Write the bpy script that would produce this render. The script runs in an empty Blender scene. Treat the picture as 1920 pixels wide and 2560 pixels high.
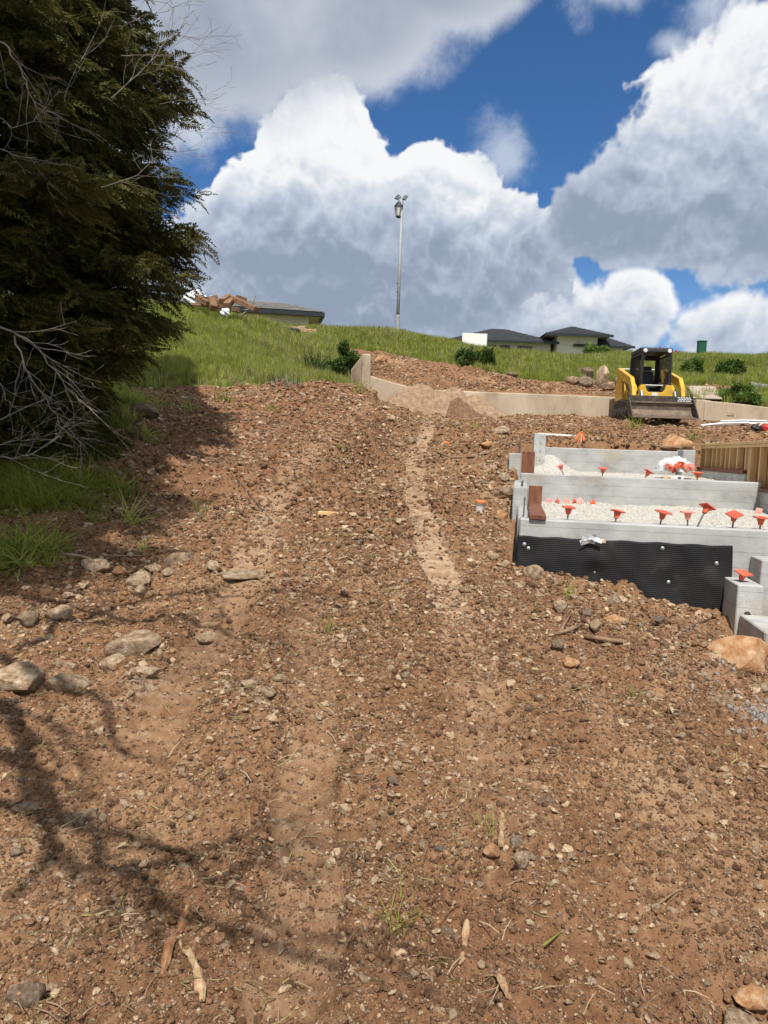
import bpy, bmesh, math, random
import numpy as np
from mathutils import Vector, Matrix, Euler

random.seed(7); RNG = np.random.default_rng(11)
SC = bpy.context.scene
COL = SC.collection
R = math.radians

# ------------------------------------------------------------------ camera
EYE = 1.6
PITCH, ROLL, FPX = R(4.9), R(2.0), 1849.0        # photograph pixels: 1920 x 2560
cam_d = bpy.data.cameras.new('camera'); cam = bpy.data.objects.new('camera', cam_d); COL.objects.link(cam)
cam_d.sensor_fit = 'VERTICAL'; cam_d.sensor_height = 36.0; cam_d.lens = 36.0*FPX/2560.0
cam_d.clip_start = 0.05; cam_d.clip_end = 3000
_f = Vector((0, math.cos(PITCH), -math.sin(PITCH))); _u0 = Vector((0, math.sin(PITCH), math.cos(PITCH))); _r0 = Vector((1, 0, 0))
_r = _r0*math.cos(ROLL) + _u0*math.sin(ROLL); _u = -_r0*math.sin(ROLL) + _u0*math.cos(ROLL)
M = Matrix((( _r.x, _u.x, -_f.x, 0), (_r.y, _u.y, -_f.y, 0), (_r.z, _u.z, -_f.z, EYE), (0, 0, 0, 1)))
cam.matrix_world = M
SC.camera = cam

def ray(px, py):
    return _f*FPX + _r*(px-960) - _u*(py-1280)
def P(px, py, d):
    v = ray(px, py); v = v*(d/v.y)
    return Vector((v.x, v.y, v.z+EYE))
def azel(px, py):
    v = ray(px, py).normalized()
    return math.atan2(v.x, v.y), math.asin(v.z)

# ------------------------------------------------------------------ view, world, sun
SC.view_settings.view_transform = 'Standard'; SC.view_settings.look = 'None'
SC.render.engine = 'CYCLES'; SC.cycles.use_denoising = True; SC.cycles.use_adaptive_sampling = True; SC.cycles.adaptive_threshold = 0.02
SC.cycles.max_bounces = 5; SC.cycles.diffuse_bounces = 3; SC.cycles.transparent_max_bounces = 6
SC.view_settings.exposure = 0.08; SC.view_settings.gamma = 1.0
SUN_EL, SUN_AZ = R(57), R(183)                     # compass from +Y clockwise: behind the camera, a little left
SUNV = Vector((math.cos(SUN_EL)*math.sin(SUN_AZ), math.cos(SUN_EL)*math.cos(SUN_AZ), math.sin(SUN_EL)))
sd = bpy.data.lights.new('sun', 'SUN'); so = bpy.data.objects.new('sun', sd); COL.objects.link(so)
sd.energy = 4.9; sd.angle = R(0.53); sd.color = (1.0, 0.95, 0.87)
so.rotation_euler = SUNV.to_track_quat('Z', 'Y').to_euler(); so.location = (0, -20, 40)

world = bpy.data.worlds.new('World'); SC.world = world; world.use_nodes = True
wt = world.node_tree; wt.nodes.clear()

class S:
    """a socket or number with arithmetic that makes Math nodes"""
    def __init__(s, v, nt): s.v = v; s.nt = nt
    def _m(s, op, *a):
        n = s.nt.nodes.new('ShaderNodeMath'); n.operation = op
        for i, q in enumerate((s,)+a):
            q = q.v if isinstance(q, S) else q
            if isinstance(q, (int, float)): n.inputs[i].default_value = q
            else: s.nt.links.new(q, n.inputs[i])
        return S(n.outputs[0], s.nt)
    def __add__(s, o): return s._m('ADD', o)
    def __radd__(s, o): return s._m('ADD', o)
    def __sub__(s, o): return s._m('SUBTRACT', o)
    def __rsub__(s, o): return S(o, s.nt)._m('SUBTRACT', s)
    def __mul__(s, o): return s._m('MULTIPLY', o)
    def __rmul__(s, o): return s._m('MULTIPLY', o)
    def __truediv__(s, o): return s._m('DIVIDE', o)
    def max(s, o): return s._m('MAXIMUM', o)
    def min(s, o): return s._m('MINIMUM', o)
    def smax(s, o, k): return s._m('SMOOTH_MAX', o, k)
    def sqrt(s): return s._m('SQRT')
    def abs(s): return s._m('ABSOLUTE')
    def ss(s, a, b):
        n = s.nt.nodes.new('ShaderNodeMapRange'); n.interpolation_type = 'SMOOTHSTEP'
        s.nt.links.new(s.v, n.inputs[0]); n.inputs[1].default_value = a; n.inputs[2].default_value = b
        return S(n.outputs[0], s.nt)

def build_sky():
    nt = wt; L = nt.links.new; new = nt.nodes.new
    tc = new('ShaderNodeTexCoord'); D = tc.outputs['Generated']
    sky = new('ShaderNodeTexSky'); sky.sky_type = 'NISHITA'; sky.sun_disc = False
    sky.sun_elevation = SUN_EL; sky.sun_rotation = SUN_AZ; sky.altitude = 300; sky.air_density = 1.0; sky.dust_density = 0.35; sky.ozone_density = 2.5
    tint = new('ShaderNodeMix'); tint.data_type = 'RGBA'; tint.blend_type = 'MULTIPLY'; tint.inputs[0].default_value = 1
    L(sky.outputs[0], tint.inputs[6]); tint.inputs[7].default_value = (0.43, 0.73, 1.02, 1)
    sep = new('ShaderNodeSeparateXYZ'); L(D, sep.inputs[0])
    x, y, z = (S(o, nt) for o in sep.outputs)
    az = x._m('ARCTAN2', y); el = z._m('ARCSINE')
    def noise(vec, scale, det, rough=0.5, col=False):
        n = new('ShaderNodeTexNoise'); n.inputs['Scale'].default_value = scale; n.inputs['Detail'].default_value = det
        n.inputs['Roughness'].default_value = rough; L(vec, n.inputs['Vector'])
        return n.outputs['Color'] if col else S(n.outputs[0], nt)
    def vm(op, a, b=None, sc=None):
        n = new('ShaderNodeVectorMath'); n.operation = op; L(a, n.inputs[0])
        if b is not None:
            if isinstance(b, tuple): n.inputs[1].default_value = b
            else: L(b, n.inputs[1])
        if sc is not None: n.inputs['Scale'].default_value = sc
        return n.outputs[0]
    DW = vm('ADD', D, vm('SCALE', vm('SUBTRACT', noise(D, 11, 2, 0.5, True), (.5, .5, .5)), sc=0.030))
    D2 = vm('ADD', DW, (-0.004, -0.006, 0.016))
    def puffs(v):                                     # rounded billows: folded noise, bulging outwards
        a = (noise(v, 7.0, 1.0)-0.5).abs()*-2.4+0.30
        b = (noise(v, 19.0, 3, 0.6)-0.5).abs()*-1.7+0.22
        return a*0.5 + b*0.6
    pA, pB = puffs(DW), puffs(D2)
    big = noise(DW, 3.2, 3, 0.5)-0.5
    fine = noise(DW, 17, 5, 0.62)-0.5
    cb = new('ShaderNodeCombineXYZ'); L(az.v, cb.inputs[0]); L(el.v, cb.inputs[1]); AE = cb.outputs[0]
    def field(blobs, k=0.12):
        f = None
        for (px, py, rx, ry) in blobs:
            a0, e0 = azel(px, py); kx = math.cos(e0)*FPX/rx; ky = FPX/ry
            n = new('ShaderNodeVectorMath'); n.operation = 'MULTIPLY_ADD'; L(AE, n.inputs[0]); n.inputs[1].default_value = (kx, ky, 0); n.inputs[2].default_value = (-a0*kx, -e0*ky, 0)
            l = new('ShaderNodeVectorMath'); l.operation = 'LENGTH'; L(n.outputs[0], l.inputs[0]); g = S(l.outputs['Value'], nt)
            f = g if f is None else f._m('SMOOTH_MIN', g, k)
        return 1.0-f
    def mixc(a, b, fac):
        m = new('ShaderNodeMix'); m.data_type = 'RGBA'
        L(fac.v, m.inputs[0])
        for i, q in ((6, a), (7, b)):
            if isinstance(q, tuple): m.inputs[i].default_value = q
            else: L(q, m.inputs[i])
        return m.outputs[2]
    K = 1/0.1
    def c(r, g, b): return (r*K, g*K, b*K, 1)
    WHITE, PALE, GREY = c(.88, .89, .905), c(.50, .565, .67), c(.275, .335, .44)
    E = lambda py, px=960: azel(px, py)[1]
    # paler haze low over the hill
    col = mixc(tint.outputs[2], c(.30, .45, .70), (1-el.ss(0.08, 0.30))*0.5)
    # the sky all round, beyond what the blobs below describe
    out = ((az.abs()-0.62).max(el-0.66)*3.0).min(0.30)
    alpha = (out + big*1.5 + fine*0.3).ss(0.02, 0.22); lit = 0.5+(pA-pB)*2.5+fine*0.8+big
    col = mixc(col, mixc(GREY, WHITE, lit.ss(0.1, 0.95)), alpha)
    def layer(col, blobs, w, a0, a1, e_lo, e_hi, relief=1.15, gain=1.0, bias=0.0, k=0.12):
        F = field(blobs, k) + w*pA + fine*0.16 + big*0.30
        lit = el.ss(e_lo, e_hi)*gain + bias + (pA-pB)*relief + pA*0.45 + fine*0.05 + big*1.2 + (1-F.ss(a0, a1+0.30))*0.26
        cc = mixc(GREY, PALE, lit.ss(-0.15, 0.5)); cc = mixc(cc, WHITE, lit.ss(0.30, 1.0))
        return mixc(col, cc, F.ss(a0, a1))
    # far low bank of cloud near the hill
    col = layer(col, [(520, 770, 380, 150), (930, 775, 360, 150), (1270, 790, 260, 115), (1590, 770, 85, 95), (1450, 830, 160, 80), (1940, 840, 210, 100)],
                0.8, 0.02, 0.26, E(880), E(690), gain=0.55, bias=0.10)
    # the tall centre cumulus
    col = layer(col, [(815, 400, 150, 150), (620, 545, 110, 110), (740, 570, 230, 160), (960, 660, 420, 180), (1080, 560, 155, 150), (1240, 620, 170, 130), (640, 690, 300, 120)],
                0.95, 0.02, 0.11, E(720), E(330), gain=1.0, bias=-0.08)
    # the cumulus on the other side, dark below
    col = layer(col, [(1970, 350, 330, 260), (1700, 450, 215, 165), (1520, 530, 130, 110), (1810, 515, 380, 125)],
                0.85, 0.02, 0.16, E(600, 1700), E(140, 1700), gain=1.05, bias=-0.16)
    # the grey sheet overhead, soft edged
    f = field([(540, -20, 400, 280), (850, 0, 280, 190), (1110, -80, 250, 130), (180, 100, 420, 270)], 0.2)
    F = f + big*0.8 + fine*0.55
    lit = 0.32 + big*1.4 + fine*0.55 + (1-F.ss(0.1, 0.6))*0.40
    col = mixc(col, mixc(c(.29, .335, .42), c(.64, .68, .75), lit.ss(0.0, 1.0)), F.ss(0.0, 0.36)*0.97)
    # torn wisps in the blue
    f = field([(1790, 20, 150, 110), (1680, 110, 90, 60), (1270, 390, 110, 110), (1550, -20, 220, 90), (480, 330, 160, 70)])
    col = mixc(col, c(.62, .68, .78), (f + big*1.6 + fine*1.5 - 0.25).ss(0.0, 0.8)*0.7)
    bg = new('ShaderNodeBackground'); bg.inputs[1].default_value = 0.1; L(col, bg.inputs[0])
    o = new('ShaderNodeOutputWorld'); L(bg.outputs[0], o.inputs[0])
    world.cycles.sampling_method = 'NONE'
build_sky()

# ------------------------------------------------------------------ noise and mesh helpers
def _hash(i, j, seed):
    h = (i*374761393 + j*668265263 + seed*974634777) & 0xFFFFFFFF
    h = ((h ^ (h >> 13))*1274126177) & 0xFFFFFFFF
    h = ((h ^ (h >> 16))*2246822519) & 0xFFFFFFFF
    return ((h ^ (h >> 15)) & 0xFFFFFF)/float(0xFFFFFF)*2-1
def vn(x, y, seed=0):
    xi = np.floor(x).astype(np.int64); yi = np.floor(y).astype(np.int64)
    fx = x-xi; fy = y-yi
    fx = fx*fx*fx*(fx*(fx*6-15)+10); fy = fy*fy*fy*(fy*(fy*6-15)+10)
    a = _hash(xi, yi, seed); b = _hash(xi+1, yi, seed); c = _hash(xi, yi+1, seed); d = _hash(xi+1, yi+1, seed)
    return (a*(1-fx)+b*fx)*(1-fy)+(c*(1-fx)+d*fx)*fy
def fbm(x, y, octv=4, seed=0, gain=0.5):
    s = 0; a = 1.0; t = 0
    for k in range(octv):
        s = s+a*vn(x, y, seed+k*17); t += a; a *= gain
        x, y = (x*0.8-y*0.6)*2.03+3.1, (x*0.6+y*0.8)*2.03-1.7
    return s/t
def sstep(a, b, x):
    t = np.clip((x-a)/(b-a), 0, 1); return t*t*(3-2*t)

def link(o, parent=None):
    COL.objects.link(o)
    if parent is not None: o.parent = parent
    return o
def tag(o, label=None, cat=None, group=None, kind=None):
    if label: o['label'] = label
    if cat: o['category'] = cat
    if group: o['group'] = group
    if kind: o['kind'] = kind
    return o
def thing(name, label, cat, loc=(0, 0, 0), rotz=0, group=None):
    o = bpy.data.objects.new(name, None); o.empty_display_size = 0.1
    link(o); o.location = loc; o.rotation_euler = (0, 0, rotz)
    return tag(o, label, cat, group)
def from_np(name, verts, faces, mat=None, parent=None, smooth=False):
    me = bpy.data.meshes.new(name); me.from_pydata([tuple(v) for v in verts], [], [tuple(f) for f in faces]); me.update()
    if smooth: me.polygons.foreach_set('use_smooth', [True]*len(me.polygons))
    if mat: me.materials.append(mat)
    return link(bpy.data.objects.new(name, me), parent)

class MB:
    """collects shapes, then becomes ONE mesh object"""
    def __init__(s): s.v = []; s.f = []
    def add(s, vs, fs, mtx=None):
        b = len(s.v)
        s.v += [tuple((mtx @ Vector(q)) if mtx else q) for q in vs]
        s.f += [tuple(i+b for i in f) for f in fs]; return s
    def box(s, x0, x1, y0, y1, z0, z1, mtx=None):
        vs = [(x0, y0, z0), (x1, y0, z0), (x1, y1, z0), (x0, y1, z0), (x0, y0, z1), (x1, y0, z1), (x1, y1, z1), (x0, y1, z1)]
        return s.add(vs, [(0, 3, 2, 1), (4, 5, 6, 7), (0, 1, 5, 4), (1, 2, 6, 5), (2, 3, 7, 6), (3, 0, 4, 7)], mtx)
    def beam(s, a, b, w, h, up=(0, 0, 1)):
        a = Vector(a); b = Vector(b); d = (b-a); Ln = d.length; d.normalize()
        sx = d.cross(Vector(up))
        if sx.length < 1e-4: sx = d.cross(Vector((1, 0, 0)))
        sx.normalize(); uz = sx.cross(d)
        m = Matrix(((d.x, sx.x, uz.x, a.x), (d.y, sx.y, uz.y, a.y), (d.z, sx.z, uz.z, a.z), (0, 0, 0, 1)))
        return s.box(0, Ln, -w/2, w/2, -h/2, h/2, m)
    def prism(s, poly, t0, t1, axis='x'):
        n = len(poly)
        def pt(p, t): return (t, p[0], p[1]) if axis == 'x' else ((p[0], t, p[1]) if axis == 'y' else (p[0], p[1], t))
        vs = [pt(p, t0) for p in poly]+[pt(p, t1) for p in poly]
        fs = [tuple(range(n))[::-1], tuple(range(n, 2*n))]+[(i, (i+1) % n, (i+1) % n+n, i+n) for i in range(n)]
        return s.add(vs, fs)
    def tube(s, pts, rad, n=6, cap=True):
        pts = [Vector(p) for p in pts]
        if not hasattr(rad, '__len__'): rad = [rad]*len(pts)
        b = len(s.v); prev = None
        for i, p in enumerate(pts):
            d = (pts[min(i+1, len(pts)-1)]-pts[max(i-1, 0)])
            d = d.normalized() if d.length > 1e-9 else Vector((0, 0, 1))
            if prev is None:
                a = d.cross(Vector((0, 0, 1)))
                if a.length < 1e-3: a = d.cross(Vector((1, 0, 0)))
            else: a = prev-d*prev.dot(d)
            a.normalize(); prev = a; c2 = d.cross(a)
            for k in range(n):
                t = 2*math.pi*k/n; q = p+(a*math.cos(t)+c2*math.sin(t))*rad[i]; s.v.append(tuple(q))
        for i in range(len(pts)-1):
            for k in range(n):
                k2 = (k+1) % n
                s.f.append((b+i*n+k, b+i*n+k2, b+(i+1)*n+k2, b+(i+1)*n+k))
        if cap:
            s.f.append(tuple(b+k for k in range(n))[::-1]); e = b+(len(pts)-1)*n; s.f.append(tuple(e+k for k in range(n)))
        return s
    def lathe(s, prof, n=16, mtx=None):
        vs = []; fs = []
        for (r, z) in prof:
            for k in range(n):
                t = 2*math.pi*k/n; vs.append((r*math.cos(t), r*math.sin(t), z))
        m = len(prof)
        for i in range(m-1):
            for k in range(n):
                k2 = (k+1) % n; fs.append((i*n+k, i*n+k2, (i+1)*n+k2, (i+1)*n+k))
        fs.append(tuple(range(n))[::-1]); fs.append(tuple((m-1)*n+k for k in range(n)))
        return s.add(vs, fs, mtx)
    def mesh(s, name, mat, bevel=0, seg=1, smooth=False):
        me = bpy.data.meshes.new(name); me.from_pydata(s.v, [], s.f); me.update()
        bm = bmesh.new(); bm.from_mesh(me); bmesh.ops.recalc_face_normals(bm, faces=bm.faces)
        if bevel:
            es = [e for e in bm.edges if len(e.link_faces) == 2 and e.calc_face_angle(0) > 0.5]
            bmesh.ops.bevel(bm, geom=es, offset=bevel, segments=seg, profile=0.5, affect='EDGES', clamp_overlap=True)
        bm.to_mesh(me); bm.free()
        if smooth: me.polygons.foreach_set('use_smooth', [True]*len(me.polygons))
        if mat: me.materials.append(mat)
        return me
    def build(s, name, mat, parent=None, bevel=0, seg=1, smooth=False):
        return link(bpy.data.objects.new(name, s.mesh(name, mat, bevel, seg, smooth)), parent)

# ------------------------------------------------------------------ materials
MATS = {}
def mat(name, cols, scale=3.0, detail=6, rough=0.8, bump=0.0, bscale=None, metal=0.0, rnd=0.0, spec=0.3, stretch=(1, 1, 1), transl=0.0, coat=0.0, hrough=0.6):
    """noise-ramped procedural material; cols = list of (pos, rgb)"""
    m = bpy.data.materials.new(name); m.use_nodes = True; nt = m.node_tree; L = nt.links.new; new = nt.nodes.new
    b = nt.nodes['Principled BSDF']; b.inputs['Roughness'].default_value = rough; b.inputs['Metallic'].default_value = metal
    b.inputs['Specular IOR Level'].default_value = spec; b.inputs['Coat Weight'].default_value = coat
    tc = new('ShaderNodeTexCoord'); mp = new('ShaderNodeMapping'); mp.inputs['Scale'].default_value = stretch; L(tc.outputs['Object'], mp.inputs[0])
    oi = new('ShaderNodeObjectInfo')
    av = new('ShaderNodeVectorMath'); av.operation = 'MULTIPLY_ADD'; L(oi.outputs['Random'], av.inputs[0]); av.inputs[1].default_value = (37, 91, 53); L(mp.outputs[0], av.inputs[2])
    n = new('ShaderNodeTexNoise'); n.inputs['Scale'].default_value = scale; n.inputs['Detail'].default_value = detail; n.inputs['Roughness'].default_value = hrough
    L(av.outputs[0], n.inputs['Vector'])
    r = new('ShaderNodeValToRGB'); e = r.color_ramp.elements
    while len(e) > 1: e.remove(e[-1])
    e[0].position = cols[0][0]; e[0].color = (*cols[0][1], 1)
    for p, c in cols[1:]:
        q = e.new(p); q.color = (*c, 1)
    L(n.outputs[0], r.inputs[0]); out = r.outputs[0]
    if rnd:
        hs = new('ShaderNodeHueSaturation'); mr = new('ShaderNodeMapRange'); L(oi.outputs['Random'], mr.inputs[0])
        mr.inputs[3].default_value = 1-rnd; mr.inputs[4].default_value = 1+rnd; L(mr.outputs[0], hs.inputs['Value']); L(out, hs.inputs['Color']); out = hs.outputs[0]
    L(out, b.inputs['Base Color'])
    if bump:
        n2 = new('ShaderNodeTexNoise'); n2.inputs['Scale'].default_value = bscale or scale*4; n2.inputs['Detail'].default_value = 8; n2.inputs['Roughness'].default_value = 0.6
        L(av.outputs[0], n2.inputs['Vector'])
        bp = new('ShaderNodeBump'); bp.inputs['Strength'].default_value = bump; bp.inputs['Distance'].default_value = 0.02
        L(n2.outputs[0], bp.inputs['Height']); L(bp.outputs[0], b.inputs['Normal'])
    if transl:
        t = new('ShaderNodeBsdfTranslucent'); L(out, t.inputs[0]); mx = new('ShaderNodeMixShader'); mx.inputs[0].default_value = transl
        L(b.outputs[0], mx.inputs[1]); L(t.outputs[0], mx.inputs[2]); L(mx.outputs[0], nt.nodes['Material Output'].inputs[0])
    MATS[name] = m; return m

def hidden_coll(name, objs):
    c = bpy.data.collections.new(name)
    for o in objs: c.objects.link(o)
    return c
def proto(name, mb_or_mesh):
    return bpy.data.objects.new(name, mb_or_mesh)
def scatter(name, pts, rots, scls, idx, coll, parent=None, kind='stuff', label=None, cat=None):
    me = bpy.data.meshes.new(name); n = len(pts); me.vertices.add(n)
    me.vertices.foreach_set('co', np.asarray(pts, np.float32).ravel())
    a = me.attributes.new('rot', 'FLOAT_VECTOR', 'POINT'); a.data.foreach_set('vector', np.asarray(rots, np.float32).ravel())
    a = me.attributes.new('scl', 'FLOAT_VECTOR', 'POINT'); a.data.foreach_set('vector', np.asarray(scls, np.float32).ravel())
    a = me.attributes.new('idx', 'INT', 'POINT'); a.data.foreach_set('value', np.asarray(idx, np.int32))
    o = link(bpy.data.objects.new(name, me), parent)
    g = bpy.data.node_groups.new(name+'_nodes', 'GeometryNodeTree')
    g.interface.new_socket('Geometry', in_out='INPUT', socket_type='NodeSocketGeometry')
    g.interface.new_socket('Geometry', in_out='OUTPUT', socket_type='NodeSocketGeometry')
    N = g.nodes.new; L = g.links.new
    gi = N('NodeGroupInput'); go = N('NodeGroupOutput')
    ip = N('GeometryNodeInstanceOnPoints'); ci = N('GeometryNodeCollectionInfo'); ci.inputs['Collection'].default_value = coll
    ci.inputs['Separate Children'].default_value = True; ci.inputs['Reset Children'].default_value = True
    def attr(nm, ty):
        q = N('GeometryNodeInputNamedAttribute'); q.data_type = ty; q.inputs['Name'].default_value = nm
        return [s for s in q.outputs if s.enabled][0]
    er = N('FunctionNodeEulerToRotation'); L(attr('rot', 'FLOAT_VECTOR'), er.inputs[0])
    L(gi.outputs[0], ip.inputs['Points']); L(ci.outputs[0], ip.inputs['Instance']); ip.inputs['Pick Instance'].default_value = True
    L(attr('idx', 'INT'), ip.inputs['Instance Index']); L(er.outputs[0], ip.inputs['Rotation']); L(attr('scl', 'FLOAT_VECTOR'), ip.inputs['Scale'])
    L(ip.outputs[0], go.inputs[0])
    md = o.modifiers.new('scatter', 'NODES'); md.node_group = g
    return tag(o, label, cat, None, kind)

# ------------------------------------------------------------------ terrain height
WALL_Y = 21.0
def wall_y(x): return WALL_Y + 0.0*x
THETA = R(10)
FA = P(1300, 1296, 6.7)                                  # near left top corner of the foundation
UU = Vector((math.cos(THETA), -math.sin(THETA), 0)); VV = Vector((math.sin(THETA), math.cos(THETA), 0))
def uv_of(x, y):
    dx = x-FA.x; dy = y-FA.y
    return dx*UU.x+dy*UU.y, dx*VV.x+dy*VV.y
def on_v(px, py, v):
    """point where the pixel's ray meets the vertical plane at foundation depth v"""
    r_ = ray(px, py); den = r_.x*VV.x+r_.y*VV.y
    t = (v+FA.x*VV.x+FA.y*VV.y)/den
    q = r_*t; return Vector((q.x, q.y, q.z+EYE))
def uz(px, py, v):
    q = on_v(px, py, v); return uv_of(q.x, q.y)[0], q.z

# bank on the left of the track: a small cut step
BANK = [P(700, 1260, 8.0), P(800, 1215, 8.9), P(890, 1150, 10.6), P(950, 1105, 12.6), P(965, 1060, 14.6), P(940, 1020, 17.0), P(930, 1000, 19.5)]
BANKH = [0.0, 0.16, 0.42, 0.52, 0.48, 0.30, 0.1]
def bank_step(x, y):
    by = np.array([b.y for b in BANK]); bx = np.array([b.x for b in BANK])
    xe = np.interp(y, by, bx)+0.14*fbm(x*0.2+y*1.3, y*0.9, 3, 91); h = np.interp(y, by, BANKH, left=0, right=0)
    return h*(1-sstep(-0.22, 0.20, x-xe))
def wall_step(x, y):
    f = sstep(-1.0, -0.3, x)
    return 0.60*sstep(-0.06, 0.06, y-wall_y(x)-0.06)*f*(1-sstep(2.5, 6.0, y-wall_y(x)))

CTL = []
def cp(x, y, z): CTL.append((x, y, z))
def cq(px, py, d): q = P(px, py, d); cp(q.x, q.y, q.z)
for x_ in (-6, -3, 0, 3, 6): cp(x_, -4, -0.45+0.03*(-x_ if x_ < 0 else -x_)); cp(x_, 0.3, 0.02+(0.05 if x_ < 0 else -0.03*abs(x_)))
for d_, z_ in ((2, .12), (4, .36), (6.5, .64), (9, .90), (11, 1.18), (13.5, 1.58), (17.5, 2.36), (20.5, 2.66)): cp(0.45, d_, z_)
cp(-1.2, 2, .12); cp(-1.2, 4, .38); cp(-1.3, 6.5, .70)
cp(1.6, 3, .15); cp(2.2, 5, .26); cp(3.2, 5.6, .20); cp(5, 5.6, 0.15); cp(5, 3, 0.0); cp(1.3, 6.4, .52); cp(2.0, 6.3, .36); cp(2.8, 6.15, .20); cp(3.0, 5.7, .10)
cp(1.35, 8.0, .80); cp(1.75, 11.5, 1.32); cp(2.2, 13.8, 1.70); cp(4.5, 13.9, 1.85); cp(7, 13.5, 1.8); cp(7.0, 8, 1.2)
cq(330, 1620, 4.5); cq(60, 1680, 4.0); cq(330, 1060, 10.6); cq(600, 1010, 13.6); cq(150, 1215, 7.9); cq(80, 1130, 9.3)
cp(-6, 6, 0.85); cp(-9, 10, 1.9); cp(-12, 14, 3.2)
for q in ((330, 965, 13.8), (760, 962, 15.6), (440, 782, 24.0), (700, 832, 26), (860, 864, 29), (560, 880, 18.6), (330, 860, 19)): cq(*q)
# (the bank and wall steps are taken off the points below before the fit)
cq(880, 975, 20.5); cq(1000, 900, 23.5); cq(993, 838, 32); cq(1200, 930, 24.5); cq(1050, 972, 21.6); cq(1300, 980, 21.6); cq(1550, 988, 21.6); cq(1900, 1015, 21.9)
cq(1400, 965, 24); cq(1300, 900, 34); cq(1600, 898, 34); cq(1900, 900, 34); cq(1500, 922, 28); cq(1900, 952, 25)
cq(1640, 1072, 17.3); cq(1640, 1054, 20.5); cq(1850, 1070, 17.5); cq(1850, 1062, 20.3); cq(1300, 1043, 20.3); cq(1000, 1035, 19.5); cq(1200, 1060, 17.5)
cq(1480, 1110, 14.2); cq(1680, 1115, 14.3)
for x_ in (-60, -30, -14): cp(x_, 30, 6.6); cp(x_, 45, 6.4)
for x_ in (-8, 0, 10, 20, 40, 70): cp(x_, 45, 6.5)
for x_ in (-80, -30, 0, 30, 80): cp(x_, 75, 6.2)
cp(22, 20.2, 2.9); cp(22, 12, 1.7); cp(22, 24, 4.2); cp(30, 34, 6.5); cp(-25, 18, 4.5); cp(-25, 5, 1.2)
CTL = np.array(CTL)
def tps(r2): return 0.5*r2*np.log(r2+1e-9)
def _steps(x, y): return bank_step(x, y)+wall_step(x, y)
_n = len(CTL); _A = np.zeros((_n+3, _n+3))
_d2 = (CTL[:, None, 0]-CTL[None, :, 0])**2+(CTL[:, None, 1]-CTL[None, :, 1])**2
_A[:_n, :_n] = tps(_d2)+np.eye(_n)*0.35
_A[:_n, _n] = 1; _A[:_n, _n+1:] = CTL[:, :2]; _A[_n, :_n] = 1; _A[_n+1:, :_n] = CTL[:, :2].T
_b = np.zeros(_n+3); _b[:_n] = CTL[:, 2]-_steps(CTL[:, 0], CTL[:, 1])
_W = np.linalg.solve(_A, _b)
def base_z(x, y):
    x = np.asarray(x, float); y = np.asarray(y, float); xc = np.clip(x, -70, 70); yc = np.clip(y, -5, 72)
    z = _W[_n]+_W[_n+1]*xc+_W[_n+2]*yc
    for i in range(_n):
        z = z+_W[i]*tps((xc-CTL[i, 0])**2+(yc-CTL[i, 1])**2)
    return z-np.maximum(0, y-60)*0.06

# plan-view masks -------------------------------------------------
# (station y, x), half width, depth, then where the strip is dusted pale: (y, weight)
TRACKS = [([2.6, 5.6, 7.5, 10, 13, 16, 19], [.55, .52, .45, .40, .55, .9, 1.5], .17, 1.0, ([2.6, 4.6, 5.4, 8.2, 9.2, 11, 16, 19], [.25, .55, 1.2, 1.25, .8, .9, 1.0, .5])),
          ([3.0, 5.6, 7.5, 9.7, 12, 14, 17], [-1.0, -1.08, -1.15, -1.10, -.85, -.55, 0.0], .17, 0.9, ([3, 5.6, 6.2, 8.0, 8.8, 12, 17], [.15, .4, 1.2, 1.25, .6, .5, .5])),
          ([1.4, 2.4, 3.2, 4.4, 5.4], [-.20, -.24, -.27, -.42, -.6], .13, 0.8, ([1.4, 2.4, 5.4], [.50, .42, .25])),
          ([1.5, 3.2, 4.6, 6.0], [1.25, 1.20, 1.05, .85], .15, 0.7, ([1.5, 3.2, 6], [.2, .45, .3]))]
def track_mask(x, y, full=False):
    m = np.zeros_like(x); lad = np.zeros_like(x); pal = np.zeros_like(x)
    for ys, xs, hw, st, (wy, ww) in TRACKS:
        xc = np.interp(y, ys, xs); d = np.abs(x-xc+0.03*vn(y*2.2, y*0+5, 3))
        k = (1-sstep(hw*0.75, hw*1.2, d))*sstep(ys[0]-.5, ys[0]+.3, y)*(1-sstep(ys[-1]-.8, ys[-1]+.6, y))*st
        patch = sstep(-0.25, 0.35, fbm(x*0.9+7, y*0.55, 3, 41))
        k = k*(0.40+0.60*patch)
        m = np.maximum(m, k)
        c = np.cos((y+0.025*vn(x*7, y*7, 5)+0.02*(x-xc))*2*math.pi/0.125)
        lad = lad+k*c
        pal = np.maximum(pal, k/(.4+.6*patch)*np.interp(y, wy, ww)*(.66+.34*c)*(.75+.3*patch))
    return (m, lad, np.clip(pal, 0, 1)) if full else (m, lad)
def poly_in(x, y, poly):
    c = np.zeros(x.shape, bool); n = len(poly); j = n-1
    for i in range(n):
        xi, yi = poly[i]; xj, yj = poly[j]
        cond = ((yi > y) != (yj > y)) & (x < (xj-xi)*(y-yi)/((yj-yi) if abs(yj-yi) > 1e-9 else 1e-9)+xi)
        c ^= cond; j = i
    return c
GX = np.array([-40, -14, -9.0, -5.9, -4.9, -4.3, -3.4, -2.7, -1.7, -1.1, -0.75])
GYB = np.array([16, 12.5, 11.4, 12.2, 12.8, 13.4, 14.5, 14.9, 15.4, 16.9, 18.6])
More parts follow.
